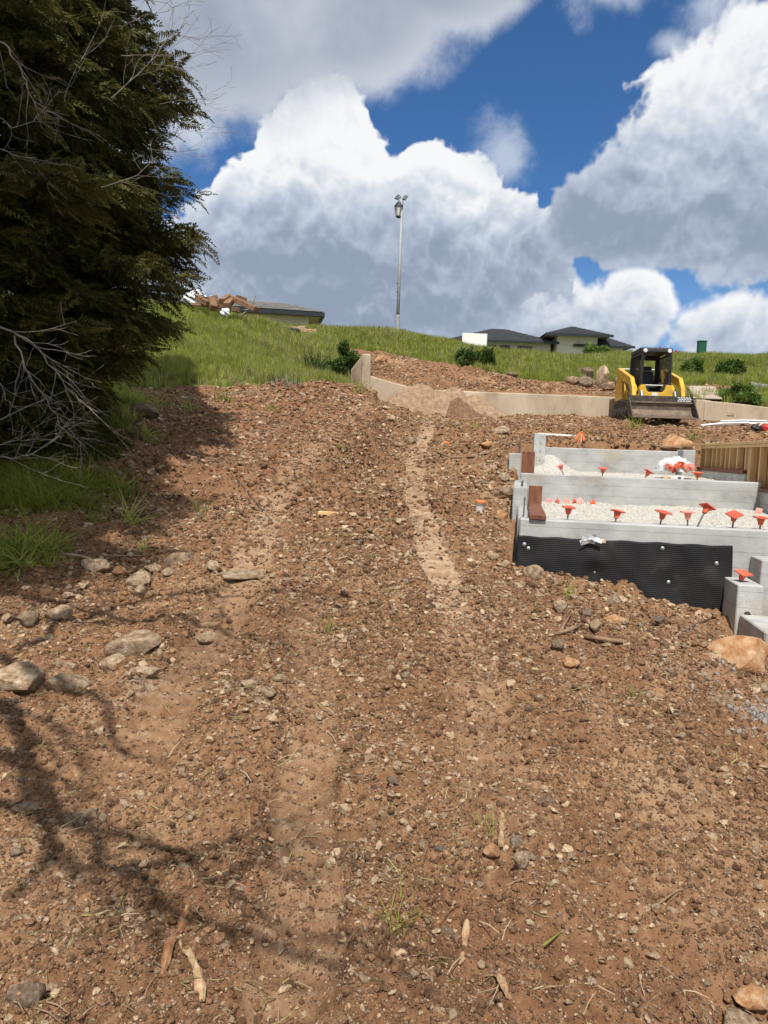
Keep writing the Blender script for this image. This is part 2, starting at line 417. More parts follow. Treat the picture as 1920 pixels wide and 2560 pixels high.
DRIVE = [(q.x, q.y) for q in (P(912, 940, 20.8), P(870, 900, 22.5), P(850, 850, 28), P(905, 853, 28), P(1000, 873, 27), P(1100, 902, 26), P(1200, 930, 24.8), P(1300, 941, 24.8), P(1400, 952, 24.4), P(1480, 962, 23.8), P(1600, 976, 22.8))]+[(8.2, 20.0), (-0.7, 20.0)]
def grass_mask(x, y):
    nz = fbm(x*0.8, y*0.8, 4, 23)
    yb = np.interp(x, GX, GYB)+nz*0.9
    left = (x < -0.45) & (y > yb)
    hill = (y > WALL_Y+0.15)
    wob = 0.5*fbm(x*0.7+9, y*0.7, 4, 29)
    drv = poly_in(x+wob, y+wob*0.8, DRIVE)
    g = (left | hill) & ~drv
    # bare patches behind the right-hand wall
    bare = (x > 9.0) & (y > WALL_Y) & (y < 24.3+nz) & (fbm(x*0.6, y*0.9, 3, 57) > 0.05)
    heap = ((x-HEAP[0])/1.9)**2+((y-HEAP[1]-.2)/.75)**2 < 1
    heap2 = ((x-HEAP2[0])/1.5)**2+((y-HEAP2[1])/1.5)**2 < 1
    heap3 = ((x-HEAP3[0])/1.05)**2+((y-HEAP3[1]+.7)/1.9)**2 < 1
    return g & ~bare & ~heap & ~heap2 & ~heap3
_h = P(570, 770, 24.2); HEAP = (_h.x, _h.y); _h = P(1490, 960, 22.6); HEAP2 = (_h.x, _h.y); _h = P(742, 822, 25.2); HEAP3 = (_h.x, _h.y)
FOOT = (-0.02, 5.2, 0.02, 7.0)
def pit(x, y):
    u, v = uv_of(x, y)
    return (u > FOOT[0]) & (u < FOOT[1]) & (v > FOOT[2]) & (v < FOOT[3])
def gz(x, y, rough=True):
    x = np.asarray(x, float); y = np.asarray(y, float)
    z = base_z(x, y)+_steps(x, y)
    if rough:
        far = 1/(1+np.maximum(0, y-10)*0.05)
        tm, lad = track_mask(x, y)
        k = 1-0.72*tm
        dirt = ~grass_mask(x, y)
        wallq = 1-np.exp(-((y-WALL_Y)/0.35)**2)*sstep(-0.9, -0.4, x)
        big = 0.075*fbm(x*0.9, y*0.9, 3, 1)
        b1 = np.abs(fbm(x*2.3, y*2.3, 4, 5)); b2 = np.abs(fbm(x*7.1+3, y*7.1, 4, 9, 0.6))
        cl = (0.145*b1+0.105*b2)*k*np.where(dirt, 1, 0.35)
        cut = np.exp(-((x-np.interp(y, [b.x*0+b.y for b in BANK], [b.x for b in BANK]))/0.45)**2)*sstep(9, 11, y)*(1-sstep(17, 20, y))
        cl = cl+cut*0.24*fbm(x*3.1, y*3.1, 4, 77)
        med = 0.028*fbm(x*17, y*17, 3, 13, 0.65)*k*sstep(30, 10, y)
        ruts = sstep(-0.2, 0.6, fbm(x*0.5+20, y*0.5, 2, 61))
        z = z+(big+cl*(0.55+0.7*ruts))*wallq+med-0.030*tm+0.022*lad
    u, v = uv_of(x, y)
    zf = np.where(v < 3.2, 0.55, np.where(v < 6.6, 0.95, 1.25))
    z = np.where(pit(x, y), np.minimum(z, zf), z)
    return z
def gz1(x, y): return float(gz(np.array([x]), np.array([y]))[0])
_T = np.concatenate([np.arange(1.2, 12, 0.03), np.arange(12, 70, 0.12)])
def hit(px, py):
    """where the pixel's ray first meets the ground"""
    r_ = ray(px, py); r_ = r_/r_.y
    x = r_.x*_T; y = _T; z = EYE+r_.z*_T
    g = gz(x, y); w = np.nonzero(z < g)[0]
    i = w[0] if len(w) else len(_T)-1
    return Vector((x[i], y[i], g[i]))

def _hp(px, py):
    q_ = hit(px, py); return (q_.x, q_.y)
_hs = (_hp(570, 782), _hp(1490, 962), _hp(742, 832)); HEAP, HEAP2, HEAP3 = _hs
# ------------------------------------------------------------------ the ground sheet
def ground_material():
    m = bpy.data.materials.new('soil'); m.use_nodes = True; nt = m.node_tree; L = nt.links.new; new = nt.nodes.new
    b = nt.nodes['Principled BSDF']; b.inputs['Roughness'].default_value = 0.95; b.inputs['Specular IOR Level'].default_value = 0.12
    tc = new('ShaderNodeTexCoord'); V = tc.outputs['Object']
    def noise(s, d=6, r_=0.55, out=0):
        n = new('ShaderNodeTexNoise'); n.inputs['Scale'].default_value = s; n.inputs['Detail'].default_value = d; n.inputs['Roughness'].default_value = r_
        L(V, n.inputs['Vector']); return n.outputs[out]
    def ramp(s, els):
        r = new('ShaderNodeValToRGB'); e = r.color_ramp.elements; e[0].position, e[0].color = els[0][0], (*els[0][1], 1); e[1].position, e[1].color = els[-1][0], (*els[-1][1], 1)
        for p, c in els[1:-1]: q = e.new(p); q.color = (*c, 1)
        L(s, r.inputs[0]); return r.outputs[0]
    def mix(a, c, f, bt='MIX'):
        n = new('ShaderNodeMix'); n.data_type = 'RGBA'; n.blend_type = bt
        for i, q in ((0, f), (6, a), (7, c)):
            if isinstance(q, (int, float)): n.inputs[i].default_value = q
            elif isinstance(q, tuple): n.inputs[i].default_value = (*q, 1)
            else: L(q, n.inputs[i])
        return n.outputs[2]
    def attr(nm):
        a = new('ShaderNodeAttribute'); a.attribute_name = nm; return a.outputs['Fac']
    def mrange(s, a, c, lo=0, hi=1):
        n = new('ShaderNodeMapRange'); L(s, n.inputs[0]); n.inputs[1].default_value = a; n.inputs[2].default_value = c; n.inputs[3].default_value = lo; n.inputs[4].default_value = hi; return n.outputs[0]
    c1 = ramp(noise(1.1, 7, 0.6), [(0.34, (.075, .034, .017)), (0.46, (.190, .094, .046)), (0.56, (.262, .142, .074)), (0.68, (.36, .235, .140))])
    c2 = ramp(noise(26, 7, 0.65), [(0.30, (.065, .033, .017)), (0.47, (.205, .112, .058)), (0.58, (.295, .18, .10)), (0.70, (.48, .355, .225))])
    col = mix(c1, c2, 0.48)
    # reddish earth on the bank
    col = mix(col, ramp(noise(9, 6, .6), [(.3, (.115, .050, .027)), (.5, (.215, .105, .056)), (.7, (.30, .17, .10))]), attr('red'))
    # pale dusty, rolled-out strips
    dn = mrange(noise(5, 6, .65), .28, .52)
    tr = new('ShaderNodeMath'); tr.operation = 'MULTIPLY'; L(attr('track'), tr.inputs[0]); L(dn, tr.inputs[1])
    col = mix(col, ramp(noise(22, 5, .6), [(.3, (.31, .205, .13)), (.7, (.50, .365, .245))]), tr.outputs[0])
    # chalky crushed patches
    ch = mrange(noise(0.75, 7, .7), .60, .70, 0, .75); chf = mrange(noise(40, 4, .7), .42, .62)
    cm = new('ShaderNodeMath'); cm.operation = 'MULTIPLY'; L(ch, cm.inputs[0]); L(chf, cm.inputs[1])
    col = mix(col, (.52, .45, .36), cm.outputs[0])
    # grit: single pale grains
    v = new('ShaderNodeTexVoronoi'); v.inputs['Scale'].default_value = 75; L(V, v.inputs['Vector'])
    g1 = mrange(v.outputs['Distance'], .20, .12); sp = new('ShaderNodeSeparateColor'); L(v.outputs['Color'], sp.inputs[0]); g2 = mrange(sp.outputs[0], .80, .84)
    gm = new('ShaderNodeMath'); gm.operation = 'MULTIPLY'; L(g1, gm.inputs[0]); L(g2, gm.inputs[1])
    col = mix(col, (.40, .30, .20), gm.outputs[0])
    # turf below the grass
    col = mix(col, ramp(noise(3, 6, .6), [(.3, (.075, .095, .022)), (.55, (.13, .145, .038)), (.75, (.21, .18, .075))]), attr('grass'))
    L(col, b.inputs['Base Color'])
    bp = new('ShaderNodeBump'); bp.inputs['Strength'].default_value = 0.9; bp.inputs['Distance'].default_value = 0.014
    hh = mix(noise(45, 8, .65), noise(160, 4, .6), 0.35); L(hh, bp.inputs['Height']); L(bp.outputs[0], b.inputs['Normal'])
    return m
MAT_SOIL = ground_material()

def build_ground():
    NA, NR = 620, 1150
    ang = np.linspace(-R(72), R(72), NA); ang = ang*(0.55+0.45*(ang/R(72))**2)
    rad = np.concatenate([np.geomspace(3.2, 60, NR-60), np.geomspace(61, 900, 60)])
    A_, R_ = np.meshgrid(ang, rad)
    x = (R_*np.sin(A_)).ravel(); y = (R_*np.cos(A_)).ravel()-4.0
    z = gz(x, y)
    u, v = uv_of(x, y)
    co = np.stack([x, y, z], 1).astype(np.float32)
    i = np.arange(NR-1)[:, None]*NA+np.arange(NA-1)[None, :]
    f = np.stack([i, i+1, i+1+NA, i+NA], -1).reshape(-1, 4)
    me = bpy.data.meshes.new('ground'); me.vertices.add(len(co)); me.vertices.foreach_set('co', co.ravel())
    me.loops.add(f.size); me.polygons.add(len(f)); me.loops.foreach_set('vertex_index', f.ravel().astype(np.int32))
    me.polygons.foreach_set('loop_start', np.arange(0, f.size, 4, dtype=np.int32)); me.update(calc_edges=True); me.validate()
    me.polygons.foreach_set('use_smooth', np.ones(len(f), bool))
    def at(n, a): q = me.attributes.new(n, 'FLOAT', 'POINT'); q.data.foreach_set('value', a.astype(np.float32))
    gm = grass_mask(x, y).astype(float)
    at('grass', gm); tm, _, pal = track_mask(x, y, True); at('track', pal)
    bx = np.interp(y, [b.y for b in BANK], [b.x for b in BANK])
    red = sstep(0.7, -0.6, x-bx)*sstep(7.0, 10.5, y)*(1-gm)
    red = np.maximum(red, 0.45*sstep(0.1, 0.5, fbm(x*0.6+4, y*0.6, 3, 33)))*0.9
    at('red', red*(1-np.clip(tm, 0, 1)*.7))
    me.materials.append(MAT_SOIL)
    o = link(bpy.data.objects.new('ground', me)); o['kind'] = 'structure'
    return o
build_ground()

# ------------------------------------------------------------------ shared materials
CONC = mat('concrete', [(.28, (.25, .255, .25)), (.42, (.36, .363, .355)), (.58, (.43, .432, .42)), (.75, (.52, .52, .505))], 2.6, 9, 0.88, 0.25, 60, stretch=(1, 1, 1.8), hrough=.62)
CONC2 = mat('pale_concrete', [(.3, (.33, .335, .32)), (.5, (.45, .45, .435)), (.7, (.56, .56, .54))], 4, 8, 0.9, 0.3, 70, hrough=.65)
REDWD = mat('red_form_board', [(.3, (.105, .040, .024)), (.5, (.19, .075, .042)), (.7, (.27, .12, .07))], 7, 8, 0.75, 0.2, 60, stretch=(3, 3, 0.6))
LUMBER = mat('lumber', [(.3, (.52, .34, .15)), (.5, (.66, .46, .22)), (.7, (.74, .56, .31))], 4, 8, 0.75, 0.12, 50, stretch=(5, 5, .5), rnd=.10)
PLY = mat('plywood', [(.3, (.38, .185, .075)), (.5, (.52, .28, .12)), (.7, (.62, .38, .18))], 4, 8, 0.8, 0.12, 60, stretch=(6, 6, .5), rnd=.18)
REBAR = mat('rebar_steel', [(.3, (.11, .10, .10)), (.7, (.22, .20, .19))], 40, 4, 0.55, .3, 200, metal=.6)
ORANGE = mat('orange_plastic', [(.3, (.50, .085, .045)), (.7, (.72, .13, .07))], 14, 6, 0.55, rnd=.22)
PINK = mat('faded_pink_plastic', [(.3, (.74, .22, .18)), (.7, (.85, .34, .28))], 6, 3, 0.5, rnd=.1)
MEMB = None
def membrane_material():
    m = mat('dimpled_black_sheet', [(.3, (.010, .010, .011)), (.55, (.018, .018, .019)), (.8, (.06, .05, .04))], 3, 7, 0.62, spec=.25)
    nt = m.node_tree; L = nt.links.new; new = nt.nodes.new; b = nt.nodes['Principled BSDF']
    tc = new('ShaderNodeTexCoord'); mp = new('ShaderNodeMapping'); mp.inputs['Scale'].default_value = (1/.0175, 1, 1/.0175); L(tc.outputs['Object'], mp.inputs[0])
    sx = new('ShaderNodeSeparateXYZ'); L(mp.outputs[0], sx.inputs[0])
    def wave(o):
        q = S(o, nt)*(2*math.pi); return q._m('COSINE')
    h = (wave(sx.outputs[0])*0.5+0.5)*(wave(sx.outputs[2])*0.5+0.5)
    bp = new('ShaderNodeBump'); bp.inputs['Strength'].default_value = 0.9; bp.inputs['Distance'].default_value = 0.0045; L(h.v, bp.inputs['Height']); L(bp.outputs[0], b.inputs['Normal'])
    return m
MEMB = membrane_material()
PLAIN_BLACK = mat('black_fabric', [(.3, (.010, .010, .010)), (.7, (.03, .028, .026))], 8, 6, 0.6, .4, 50)
def concrete_detail(m):
    nt = m.node_tree; L = nt.links.new; new = nt.nodes.new; b = nt.nodes['Principled BSDF']; src = b.inputs['Base Color'].links[0].from_socket
    tc = new('ShaderNodeTexCoord'); sx = new('ShaderNodeSeparateXYZ'); L(tc.outputs['Object'], sx.inputs[0])
    n = new('ShaderNodeTexNoise'); n.inputs['Scale'].default_value = 1.5; n.inputs['Detail'].default_value = 5; L(tc.outputs['Object'], n.inputs['Vector'])
    z = S(sx.outputs[2], nt)+(S(n.outputs[0], nt)-.5)*.012
    fr = (z*(1/.135))._m('FRACT'); line = (fr-.5).abs().ss(.480, .497)*.7          # joints between form boards
    mp = new('ShaderNodeMapping'); mp.inputs['Scale'].default_value = (4, 4, .5); L(tc.outputs['Object'], mp.inputs[0])
    n2 = new('ShaderNodeTexNoise'); n2.inputs['Scale'].default_value = 1.6; n2.inputs['Detail'].default_value = 6; L(mp.outputs[0], n2.inputs['Vector'])
    drip = S(n2.outputs[0], nt).ss(.52, .75)*.25
    v = new('ShaderNodeTexVoronoi'); v.inputs['Scale'].default_value = 28; L(tc.outputs['Object'], v.inputs['Vector'])
    n3 = new('ShaderNodeTexNoise'); n3.inputs['Scale'].default_value = 5; L(tc.outputs['Object'], n3.inputs['Vector'])
    hole = (1-S(v.outputs['Distance'], nt).ss(.10, .16))*S(n3.outputs[0], nt).ss(.52, .60)*.6
    mud = S(n.outputs[0], nt).ss(.54, .70)*.5
    def mx(a, c, f):
        q = new('ShaderNodeMix'); q.data_type = 'RGBA'; L(f.v, q.inputs[0]); L(a, q.inputs[6]); q.inputs[7].default_value = (*c, 1); return q.outputs[2]
    o = mx(src, (.10, .10, .095), line.max(hole)); o = mx(o, (.20, .19, .175), drip); o = mx(o, (.36, .29, .20), mud)
    L(o, b.inputs['Base Color'])
concrete_detail(CONC); concrete_detail(CONC2)
STEEL = mat('galvanised_steel', [(.3, (.45, .47, .49)), (.7, (.65, .67, .69))], 20, 4, 0.35, metal=.9)

# ------------------------------------------------------------------ stepped concrete foundation
ROTF = -THETA
FO = thing('concrete_foundation', 'stepped grey concrete foundation with three cross walls beside the dirt track', 'foundation', (FA.x, FA.y, 0), ROTF)
V2, V3 = 3.2, 6.6
Z1 = FA.z; Z2 = uz(1330, 1184, V2)[1]; Z3 = uz(1400, 1119, V3)[1]
U_R2 = uz(1906, 1200, V2)[0]                 # right end of the second wall
def cwall(name, u0, u1, v0, v1, z0, z1, m=CONC, bevel=.012):
    return MB().box(u0, u1, v0, v1, z0, z1).build(name, m, FO, bevel)
cwall('cross_wall', 0, 5.0, 0, .20, 0.0, Z1)
cwall('cross_wall', -.0, U_R2, V2, V2+.20, 0.5, Z2)
U3a = uz(1368, 1119, V3)[0]; U3b = uz(1697, 1124, V3)[0]
cwall('cross_wall', U3a-.25, U3b, V3, V3+.20, 0.9, Z3)
# stepped side wall: three rising lengths
ZS1 = uz(1290, 1217, 1.75)[1]; ZS2 = uz(1285, 1133, 4.7)[1]
us1 = uz(1283, 1217, 1.75)[0]; us2 = uz(1273, 1133, 4.7)[0]
cwall('side_wall', -.02, .16, .203, 1.75, 0.1, Z1-.004)
cwall('side_wall', us1, us1+.17, 1.753, 4.697, 0.3, ZS1)
cwall('side_wall', us2, us2+.19, 4.70, V3+.2, 0.5, ZS2)
# tall end pier with tie holes
up0, zp = uz(1335, 1084, 6.35); up1 = uz(1364, 1084, 6.35)[0]
pier = cwall('pier', up0, up1, 6.10, 6.55, 0.9, zp, CONC2)
for zz in (.16, .30, .46):
    MB().lathe([(.009, -.004), (.009, .004)], 10, Matrix.Translation(((up0+up1)/2+.01, 6.098, zp-zz)) @ Matrix.Rotation(R(90), 4, 'X')).build('tie_hole', PLAIN_BLACK, pier)
# return wall and side wall under the timber framing
cwall('return_wall', U3b+.003, U3b+.20, V3-.35, V3+.197, .9, Z3+.03)
UW = U_R2-.02
ZW1 = uz(1735, 1174, 6.3)[1]
cwall('sill_wall', UW, UW+.2, 3.9, 6.58, .5, ZW1, CONC2)
cwall('sill_wall', UW+.003, UW+.2, 1.2, 3.897, .3, ZW1-.20)
# footing steps in front of the first wall
uf0, zf0 = uz(1845, 1462, -.42); uf1 = uz(1911, 1462, -.42)[0]
cwall('footing_block', uf0, uf1, -.42, -.005, -.3, zf0, CONC2, .008)
cwall('footing_block', uf1+.004, uf1+2.2, -.30, -.004, -.3, uz(1915, 1395, -.3)[1]-.02, CONC, .008)
cwall('footing_slab', uf0+.03, 4.8, -1.05, -.424, -.4, uz(1900, 1562, -.8)[1], CONC2, .01)
# casting seam on the first wall
zs = uz(1880, 1391, -.01)[1]
# starter bars at the side wall
def rebar(u, v, z0, z1, lean=(0, 0)):
    return MB().tube([(u, v, z0), (u+lean[0], v+lean[1], z1)], .0075, 6).build('starter_bar', REBAR, FO)
for px, p0, p1, v in ((1309, 1281, 1242, .25), (1320, 1287, 1250, .12), (1303, 1216, 1203, 1.85), (1306, 1216, 1200, 1.95), (1296, 1133, 1115, 4.8), (1299, 1133, 1105, 4.9)):
    u, z0 = uz(px, p0, v); z1 = uz(px, p1, v)[1]; u = max(u, us1+.03) if v > 1 else u
    rebar(u, v, z0-.12, z1, (.004, 0))

# gravel floors
GRAV = mat('crushed_limestone_dust', [(.3, (.36, .335, .29)), (.5, (.48, .455, .40)), (.7, (.60, .575, .52))], 22, 8, 0.95, .6, 60)
def gravel_floor(u0, u1, v0, v1, z0, z1, mound=None):
    nx, ny = 70, 90
    us = np.linspace(u0, u1, nx); vs = np.linspace(v0, v1, ny); U_, V_ = np.meshgrid(us, vs); U_ = U_.ravel(); V_ = V_.ravel()
    z = z0+(z1-z0)*(V_-v0)/(v1-v0)+.03*fbm(U_*2.2, V_*2.2, 4, 71)+.012*fbm(U_*14, V_*14, 3, 73)
    if mound is not None: z = z+mound(U_, V_)
    f = [(j*nx+i, j*nx+i+1, (j+1)*nx+i+1, (j+1)*nx+i) for j in range(ny-1) for i in range(nx-1)]
    o = from_np('gravel_bed', np.stack([U_, V_, z], 1), f, GRAV, FO, True); o['kind'] = 'stuff'
    pu = RNG.uniform(u0, u1, 2600); pv = RNG.uniform(v0, v1, 2600)
    pz = z0+(z1-z0)*(pv-v0)/(v1-v0)+.03*fbm(pu*2.2, pv*2.2, 4, 71)
    if mound is not None: pz = pz+mound(pu, pv)
    return np.stack([pu, pv, pz], 1)
GPTS = [gravel_floor(.17, UW-.002, .202, V2-.002, Z1-.07, Z1-.03),
        gravel_floor(.20, UW-.002, V2+.202, V3-.002, Z2-.08, Z2-.03, lambda u, v: .30*np.exp(-((u-(up1+.10))/.30)**2-((v-V3+.15)/.45)**2)),
        gravel_floor(UW+.204, 5.0, .202, 6.9, Z1-.07, Z2+.1)]

# ------------------------------------------------------------------ dimpled drainage sheet on the first wall
def build_sheet():
    u1 = uz(1833, 1365, -.04)[0]; u0 = -.015
    root = thing('drainage_sheet', 'black dimpled plastic drainage sheet pinned over the front concrete wall', 'plastic sheet', (FA.x, FA.y, 0), ROTF)
    nx, nz = 90, 46; vs = []
    zt0 = uz(1304, 1340, -.04)[1]; zt1 = uz(1833, 1366, -.04)[1]
    pins = [(1311, 1362), (1321, 1372), (1487, 1432), (1658, 1372), (1673, 1457), (1794, 1410)]
    pu = [uz(a, b, -.05) for a, b in pins]
    uslack = uz(1460, 1450, -.05)[0]
    for j in range(nz):
        for i in range(nx):
            s = i/(nx-1); t = j/(nz-1); u = u0+(u1-u0)*s
            zt = zt0+(zt1-zt0)*s+.004*math.sin(s*40); zb = -.05
            z = zt+(zb-zt)*t
            bul = .012+.020*(1-math.cos(2*math.pi*min(1, s*1.6)))*math.sin(min(1, t*1.7)*math.pi)+.018*math.exp(-((u-uslack+.35*(t-.4))/.10)**2)*math.sin(math.pi*min(1, t*1.5))
            bul += .016*math.sin(s*9+t*3)*t+.014*max(0, math.sin((s*1.3+t*.55)*9.0))**3*t+.010*max(0, math.sin((s*2.1-t*.9)*8.0+1))**4
            for (a, z_) in pu:
                bul *= 1-.85*math.exp(-((u-a)**2+(z-z_)**2)/.010)
            if s > .965: u += .012*math.sin(t*5)
            vs.append((u, -.012-max(.003, bul), z))
    f = [(j*nx+i, j*nx+i+1, (j+1)*nx+i+1, (j+1)*nx+i) for j in range(nz-1) for i in range(nx-1)]
    sh = from_np('sheet', vs, f, MEMB, root, True)
    sd_ = sh.modifiers.new('thickness', 'SOLIDIFY'); sd_.thickness = .005
    for (u, z) in pu:
        MB().lathe([(.0165, 0), (.0165, .003), (.008, .007), (.001, .008)], 12, Matrix.Translation((u, -.020, z)) @ Matrix.Rotation(R(90), 4, 'X')).build('washer', STEEL, root)
    # turned-back end flap by the footing and side wrap
    MB().tube([(u1+.02, -.05, zt1-.62), (u1+.03, -.30, zf0-.14), (u1+.05, -.5, zf0-.32)], .03, 7).build('end_flap', PLAIN_BLACK, root)
    MB().box(-.035, -.024, -.01, 1.6, .2, zt0-.02).build('side_wrap', MEMB, root)
    MB().box(us1-.014, us1-.004, 1.76, 4.69, .4, ZS1-.16).build('side_wrap', MEMB, root)
    MB().box(us2-.014, us2-.004, 4.71, 6.7, .6, ZS2-.12).build('side_wrap', MEMB, root)
build_sheet()
# silt fabric strip running down past the footing
pts = []
for px, py in ((1846, 1530), (1870, 1556), (1895, 1580), (1920, 1596), (1960, 1625)):
    q = hit(px, py); pts.append((q.x, q.y, q.z+.03))
tag(MB().tube(pts, [.035, .04, .035, .045, .04], 8).build('fabric_strip', PLAIN_BLACK), 'black rolled filter fabric edging the concrete footing slab', 'fabric strip')

# scrap of silver tape and tan chip on the sheet's top edge
def scrap():
    root = thing('tape_scrap', 'torn silver tape scrap stuck at the top edge of the black sheet', 'tape scrap', tuple(on_v(1478, 1350, -.03)), ROTF)
    TAPE = mat('silver_tape', [(.3, (.35, .37, .40)), (.7, (.75, .77, .80))], 25, 4, 0.35, metal=.3)
    o = MB(); rs = random.Random(4)
    for k in range(5):
        a = rs.uniform(-.5, .6); m_ = Matrix.Translation((rs.uniform(-.05, .05), -.025-.012*k, rs.uniform(-.03, .03))) @ Matrix.Rotation(a, 4, 'Y') @ Matrix.Rotation(rs.uniform(-.5, .5), 4, 'X')
        o.add([(-.06, 0, -.016), (.0, .008, -.018), (.06, 0, -.014), (.06, 0, .016), (0, .012, .018), (-.06, 0, .014)], [(0, 1, 4, 5), (1, 2, 3, 4)], m_)
    ob = o.build('strip', TAPE, root); md = ob.modifiers.new('t', 'SOLIDIFY'); md.thickness = .002
    MB().box(.075, .125, -.018, -.008, -.02, .012).build('tan_chip', LUMBER, root, .003)
scrap()

# ------------------------------------------------------------------ red form boards left on the side wall
def board(name, u0, u1, v0, v1, z0, z1, label, rot=None):
    o = MB().box(-(u1-u0)/2, (u1-u0)/2, -(v1-v0)/2, (v1-v0)/2, 0, z1-z0).build(name, REDWD, None, .004)
    q = Vector((FA.x, FA.y, 0))+UU*((u0+u1)/2)+VV*((v0+v1)/2)
    o.location = (q.x, q.y, z0); o.rotation_euler = rot or (0, 0, ROTF)
    return tag(o, label, 'form board')
ua, za = uz(1324, 1286, -.015); ub = uz(1366, 1286, -.015)[0]
board('form_board', ua, ub, -.03, 1.5, Z1-.002, Z1+.04, 'reddish form board lying flat along the top of the front wall')
ua, za = uz(1308, 1213, 1.70); ub, zb = uz(1339, 1262, 1.70)
board('form_board', us1+.175, us1+.175+(ub-ua), 1.69, 1.73, Z1-.02, za, 'short reddish form board standing upright above the lying board')
ua, za = uz(1298, 1128, 4.6); ub, zb = uz(1325, 1210, 4.6)
board('form_board', us2+.2, us2+.2+(ub-ua), 4.62, 4.67, ZS1-.03, za, 'tall reddish form board standing upright beside the side wall pier')

# ------------------------------------------------------------------ rebar and safety caps
def cap_meshes():
    a = MB()
    t = .055
    a.add([(-t, -t, .060), (t, -t, .060), (t, t, .060), (-t, t, .060), (-t, -t, .071), (t, -t, .071), (t, t, .071), (-t, t, .071), (0, 0, .082)],
          [(0, 3, 2, 1), (0, 1, 5, 4), (1, 2, 6, 5), (2, 3, 7, 6), (3, 0, 4, 7), (4, 5, 8), (5, 6, 8), (6, 7, 8), (7, 4, 8)])
    a.lathe([(.020, 0), (.026, .030), (.036, .061)], 12)
    return a
CAPM = cap_meshes().mesh('cap_mesh', ORANGE, .002); CAPP = cap_meshes().mesh('cap_pink_mesh', PINK, .002)
def cap(px, py, pbase, v, tilt=(0, 0), yaw=0, pink=False, label='', group='orange caps on the front wall'):
    """plate centre at pixel, bar rising from pbase"""
    q = on_v(px, py, v); b = on_v(px, pbase, v)
    rot = Euler((tilt[0], tilt[1], ROTF+yaw))
    n = rot.to_matrix() @ Vector((0, 0, 1))
    o = link(bpy.data.objects.new('rebar_cap', CAPP if pink else CAPM)); o.location = q-n*.07; o.rotation_euler = rot
    tag(o, label, 'rebar cap', group)
    foot = q-n*(.07+max(.01, (q.z-.07-b.z)/max(.4, n.z))+.06)
    loc = lambda w: ((w-Vector((FA.x, FA.y, 0))).dot(UU), (w-Vector((FA.x, FA.y, 0))).dot(VV), w.z)
    MB().tube([loc(foot), loc(q-n*.02)], .0075, 6).build('starter_bar', REBAR, FO)
cap(1422, 1267, 1296, .12, (.05, .03), .1, label='orange safety cap on the front wall nearest the lying form board')
cap(1545, 1277, 1301, .12, (-.1, .22), .2, label='orange safety cap leaning right, second from the lying form board')
cap(1659, 1279, 1306, .10, (.22, .05), .6, label='orange safety cap showing its peaked top, third from the lying form board')
cap(1720, 1279, 1309, .12, (-.02, -.02), .1, True, 'faded pink safety cap standing straight between two orange caps on the front wall')
cap(1769, 1266, 1308, .12, (-.2, .55), .3, label='orange safety cap tipped over on a tall leaning bar')
cap(1836, 1285, 1314, .11, (.35, -.28), .5, label='orange safety cap tilted towards the lying form board, second last on the front wall')
cap(1903, 1293, 1316, .12, (.02, .02), .0, label='orange safety cap farthest from the lying form board on the front wall')
for i, (px, py, pb, tl) in enumerate(((1400, 1163, 1182, (.0, -.4)), (1508, 1170, 1186, (.1, .0)), (1623, 1178, 1190, (.1, .5)), (1744, 1181, 1194, (.0, 0)))):
    cap(px, py, pb, V2+.11, tl, .2*i, i == 0, ('small faded cap tipped over on the second wall by the gravel heap', 'orange cap upright in the middle of the second wall', 'orange cap tipped sideways on the second wall by the black tool', 'orange cap on the second wall near the timber framing')[i], 'orange caps on the second wall')
cap(1859, 1431, 1466, -.25, (.30, .0), .5, label='wide orange safety cap over two bars on the footing block', group=None)
u_, z_ = uz(1850, 1466, -.25)
MB().tube([(u_, -.25, z_-.1), (u_, -.25, z_+.055)], .0075, 6).build('starter_bar', REBAR, FO)
# caps lying on the gravel
def lying(px, py, v, rot, pink, label, grp='fallen caps on the gravel'):
    q = on_v(px, py, v); o = link(bpy.data.objects.new('rebar_cap', CAPP if pink else CAPM)); o.location = (q.x, q.y, Z1-.01); o.rotation_euler = rot; o.scale = (.66,)*3; tag(o, label, 'rebar cap', grp)
lying(1369, 1240, 2.9, (1.5, 0, .3), True, 'faded pink cap on its edge on the gravel, nearest the upright form board')
lying(1388, 1240, 2.85, (1.2, .6, .9), False, 'small orange cap fallen on the gravel beside the pink one')
lying(1416, 1240, 2.95, (1.45, .1, -.1), True, 'pale pink cap square-on against the second wall')
lying(1431, 1240, 2.80, (1.0, .5, 1.2), False, 'orange cap lying on its side between two pink ones on the gravel')
lying(1449, 1242, 2.9, (.9, -.5, .4), True, 'pink cap tumbled on the gravel, last of the fallen row')
lying(1478, 1240, 2.85, (1.3, .9, .2), False, 'orange cap lying apart from the fallen row on the gravel')
lying(1898, 1263, 2.7, (1.35, .2, -.5), True, 'pinkish red cap leaning on the gravel under the timber framing')

